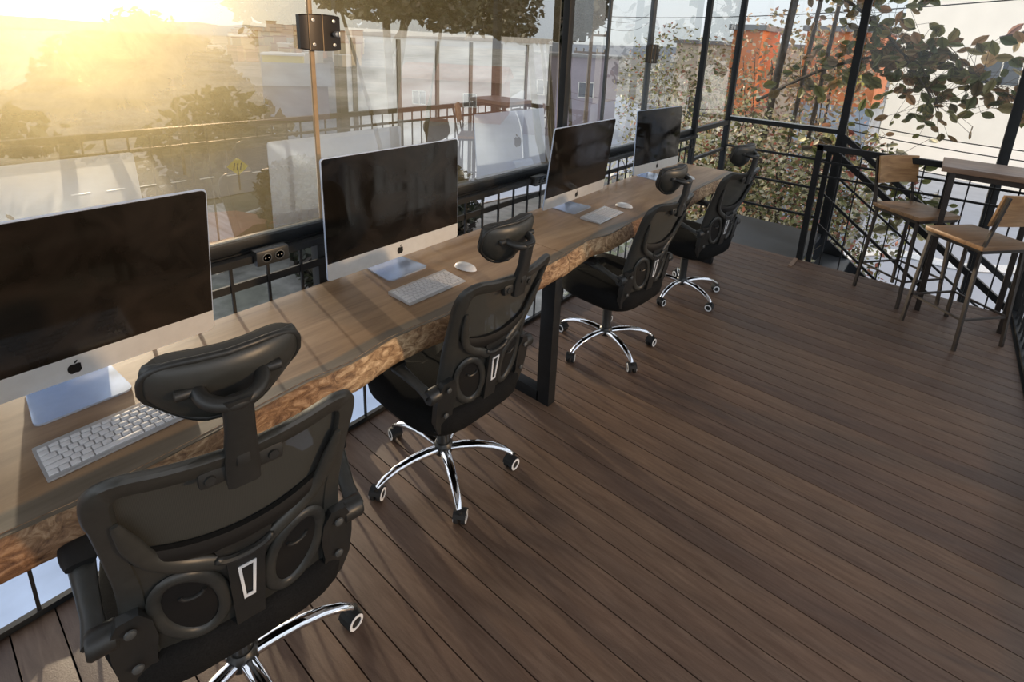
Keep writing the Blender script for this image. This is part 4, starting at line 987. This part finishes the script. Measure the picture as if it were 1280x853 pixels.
# street lamp, utility poles, wires, road sign
sl = thing('street_lamp', 'curved-arm street lamp silhouetted before the hazy hill trees', 'lamp', (-28.6, 9.0, G))
b = bm_new(); P = catmull([(0, 0, 0), (0, 0, 4.6), (.05, .1, 5.2), (.4, .75, 5.95), (.7, 1.35, 6.2)], 6); add_tube(b, P, [.07*(1-.5*i/(len(P)-1)) for i in range(len(P))], 8); finish(b, 'pole', 'pole', sl)
b = bm_new(); add_box(b, (.85, 1.62, 6.22), (.22, .55, .1), Matrix.Rotation(math.radians(-24), 3, 'Z'), .03); finish(b, 'lamp_head', 'whitep', sl)
def upole(label, x, y, h, rz, arms=2):
    t = thing('utility_pole', label, 'pole', (x, y, G), rz)
    b = bm_new(); add_tube(b, [(0, 0, 0), (0, 0, h)], [.14, .09], 10); finish(b, 'pole', 'pole', t)
    for i in range(arms):
        z = h-.35-.9*i; b = bm_new(); add_box(b, (0, 0, z), (1.7, .09, .11)); ca = finish(b, 'crossarm', 'pole', t)
        for q in (-.75, -.35, .35, .75):
            b = bm_new(); add_lathe(b, [(.03, z+.05), (.05, z+.09), (.04, z+.15), (.05, z+.19), (.02, z+.23)], (q, 0, 0), 'Z', 8); finish(b, 'insulator', 'steel_grey', ca)
    return t
upole('wooden utility pole with crossarms above the mauve building', -15.4, 24.0, 8.9, math.radians(35), 3)
upole('utility pole standing behind the beige building trunks', -5.2, 30.0, 8.6, math.radians(10), 2)
for i, (a, c, sag, lab) in enumerate((((-15.4, 24, 3.1), (-30, 60, 6), .8, 'highest'), ((-15.2, 24, 2.7), (-30, 60, 5), .8, 'second highest'), ((-15.4, 24.1, 3.1), (8, 18, 4.2), .5, 'long'))):
    b = bm_new(); a, c = Vector(a), Vector(c); P = [a.lerp(c, q/16)-Vector((0, 0, sag*4*(q/16)*(1-q/16))) for q in range(17)]; add_tube(b, P, .018, 5); tag(finish(b, 'power_line', 'steel'), 'black power line, the %s one running from the utility pole' % lab, 'cable')
for i, (z0, z1) in enumerate(((.78, .70), (.66, .56), (.28, .22))):
    b = bm_new(); a, c = Vector((-1.2, 9.0, z0)), Vector((3.2, 9.6, z1)); P = [a.lerp(c, q/12)-Vector((0, 0, .12*4*(q/12)*(1-q/12))) for q in range(13)]; add_tube(b, P, .008, 5)
    tag(finish(b, 'street_cable', 'steel'), ['upper', 'middle', 'lowest'][i]+' dark cable strung across the street before the white building', 'cable')
sg = thing('road_sign', 'yellow diamond road sign standing by the dark road', 'sign', (-24.4, 9.75, G))
b = bm_new(); add_tube(b, [(0, 0, 0), (0, 0, 1.3)], .04, 8); finish(b, 'post', 'pole', sg)
ROT = Matrix.Rotation(math.radians(65), 4, 'Z')
b = bm_new(); add_plate(b, [(0, -.42), (.42, 0), (0, .42), (-.42, 0)], lambda u, v, w: ROT @ Vector((u, -w, 1.15+v)), .03); finish(b, 'sign_plate', 'yellow', sg)
b = bm_new()
for u in (-.13, 0, .13): add_plate(b, [(u-.06, -.16), (u-.01, -.16), (u+.05, .16), (u, .16)], lambda q, v, w: ROT @ Vector((q, -.032-w, 1.15+v)), .01)
finish(b, 'sign_symbol', 'logo', sg)
# arrow painted at the far road
b = bm_new()
def arrow_f(u, v, w): return Vector((-40.6+v*1.0-u*.25, 7.2+u, G+.05+w))
add_plate(b, [(-1.3, 1.4), (-.9, 1.4), (.25, 0), (-.9, -1.4), (-1.3, -1.4), (-.3, 0)], arrow_f, .02); tag(finish(b, 'road_arrow', 'whitep'), 'white arrow mark on the far road below the sun glare', 'marking')
# pale rocks just outside the railing
rnd = random.Random(9)
for i in range(9):
    b = bm_new(); bmesh.ops.create_icosphere(b, subdivisions=2, radius=1)
    sx = rnd.uniform(.35, .7)
    for v in b.verts: v.co = Vector((v.co.x*sx, v.co.y*sx*1.2, v.co.z*sx*.28))*(1+.25*mnoise.noise(v.co*1.7+Vector((i*5, 0, 0))))
    o = finish(b, 'garden_rock', 'stone', None, 60); o.location = (-5.4+rnd.uniform(-1.2, .9), 1.0+1.0*i, G+.12)
    tag(o, 'pale rounded garden rock on the ground below the window railing', 'rock', 'garden rocks below the railing')

# ------------------------------------------------------------------ light and sky
w = bpy.data.worlds.new('world'); SC.world = w; w.use_nodes = True; t = w.node_tree; t.nodes.clear()
o = N(t, 'ShaderNodeOutputWorld'); bg = N(t, 'ShaderNodeBackground'); tc = N(t, 'ShaderNodeTexCoord'); L = t.links
sx = N(t, 'ShaderNodeSeparateXYZ'); L.new(tc.outputs['Generated'], sx.inputs[0])
r = ramp(t, [(0, (.45, .44, .42)), (.49, (.50, .50, .49)), (.505, (.58, .62, .64)), (.60, (.72, .77, .83)), (1, (.66, .72, .84))])
mr = N(t, 'ShaderNodeMapRange'); mr.inputs['From Min'].default_value = -1; L.new(sx.outputs['Z'], mr.inputs['Value']); L.new(mr.outputs[0], r.inputs[0])
nz = N(t, 'ShaderNodeVectorMath', operation='NORMALIZE'); L.new(tc.outputs['Generated'], nz.inputs[0])
dt = N(t, 'ShaderNodeVectorMath', operation='DOT_PRODUCT'); dt.inputs[1].default_value = SUN; L.new(nz.outputs[0], dt.inputs[0])
mx = N(t, 'ShaderNodeMath', operation='MAXIMUM'); mx.inputs[1].default_value = 0; L.new(dt.outputs['Value'], mx.inputs[0])
acc = r.outputs[0]
for pw, st_, colr in ((700, 40.0, (1, .92, .70)), (110, 5.0, (1, .82, .45)), (14, .6, (1, .80, .52))):
    p = N(t, 'ShaderNodeMath', operation='POWER'); p.inputs[1].default_value = pw; L.new(mx.outputs[0], p.inputs[0])
    m1 = N(t, 'ShaderNodeVectorMath', operation='SCALE'); m1.inputs[0].default_value = tuple(c*st_ for c in colr); L.new(p.outputs[0], m1.inputs['Scale'])
    ad = N(t, 'ShaderNodeVectorMath', operation='ADD'); L.new(acc, ad.inputs[0]); L.new(m1.outputs[0], ad.inputs[1]); acc = ad.outputs[0]
L.new(acc, bg.inputs[0]); bg.inputs[1].default_value = 1.0; L.new(bg.outputs[0], o.inputs[0])
def sun(name, d, e, col, ang):
    l = bpy.data.lights.new(name, 'SUN'); l.energy = e; l.color = col; l.angle = math.radians(ang); ob = bpy.data.objects.new(name, l); COL.objects.link(ob)
    ob.rotation_euler = (-Vector(d)).to_track_quat('-Z', 'Y').to_euler(); return ob
sun('sun', SUN, 3.6, (1, .82, .58), 1.0)
sun('sun_bounce', (.93, .30, .16), 1.1, (1, .66, .36), 3.0)

# ------------------------------------------------------------------ camera
cam = bpy.data.cameras.new('camera'); co = bpy.data.objects.new('camera', cam); COL.objects.link(co); SC.camera = co
R_ = Vector((.784517, .618122, .049582)); U_ = Vector((-.200547, .177247, .963517)); W3 = Vector((-.586782, .765839, -.263015))
co.matrix_world = Matrix(((R_.x, U_.x, -W3.x, 0), (R_.y, U_.y, -W3.y, 0), (R_.z, U_.z, -W3.z, 1.69947), (0, 0, 0, 1)))
cam.sensor_width = 36; cam.sensor_fit = 'HORIZONTAL'; cam.lens = 654.69/1280*36; cam.shift_x = -(672.862-640)/1280; cam.shift_y = (230.198-426.5)/1280
cam.clip_start = .02; cam.clip_end = 2000
SC.view_settings.view_transform = 'Standard'; SC.view_settings.exposure = .5; SC.view_settings.gamma = 1
SC.cycles.use_denoising = True; SC.cycles.max_bounces = 8; SC.cycles.transparent_max_bounces = 16; SC.cycles.sample_clamp_indirect = 6
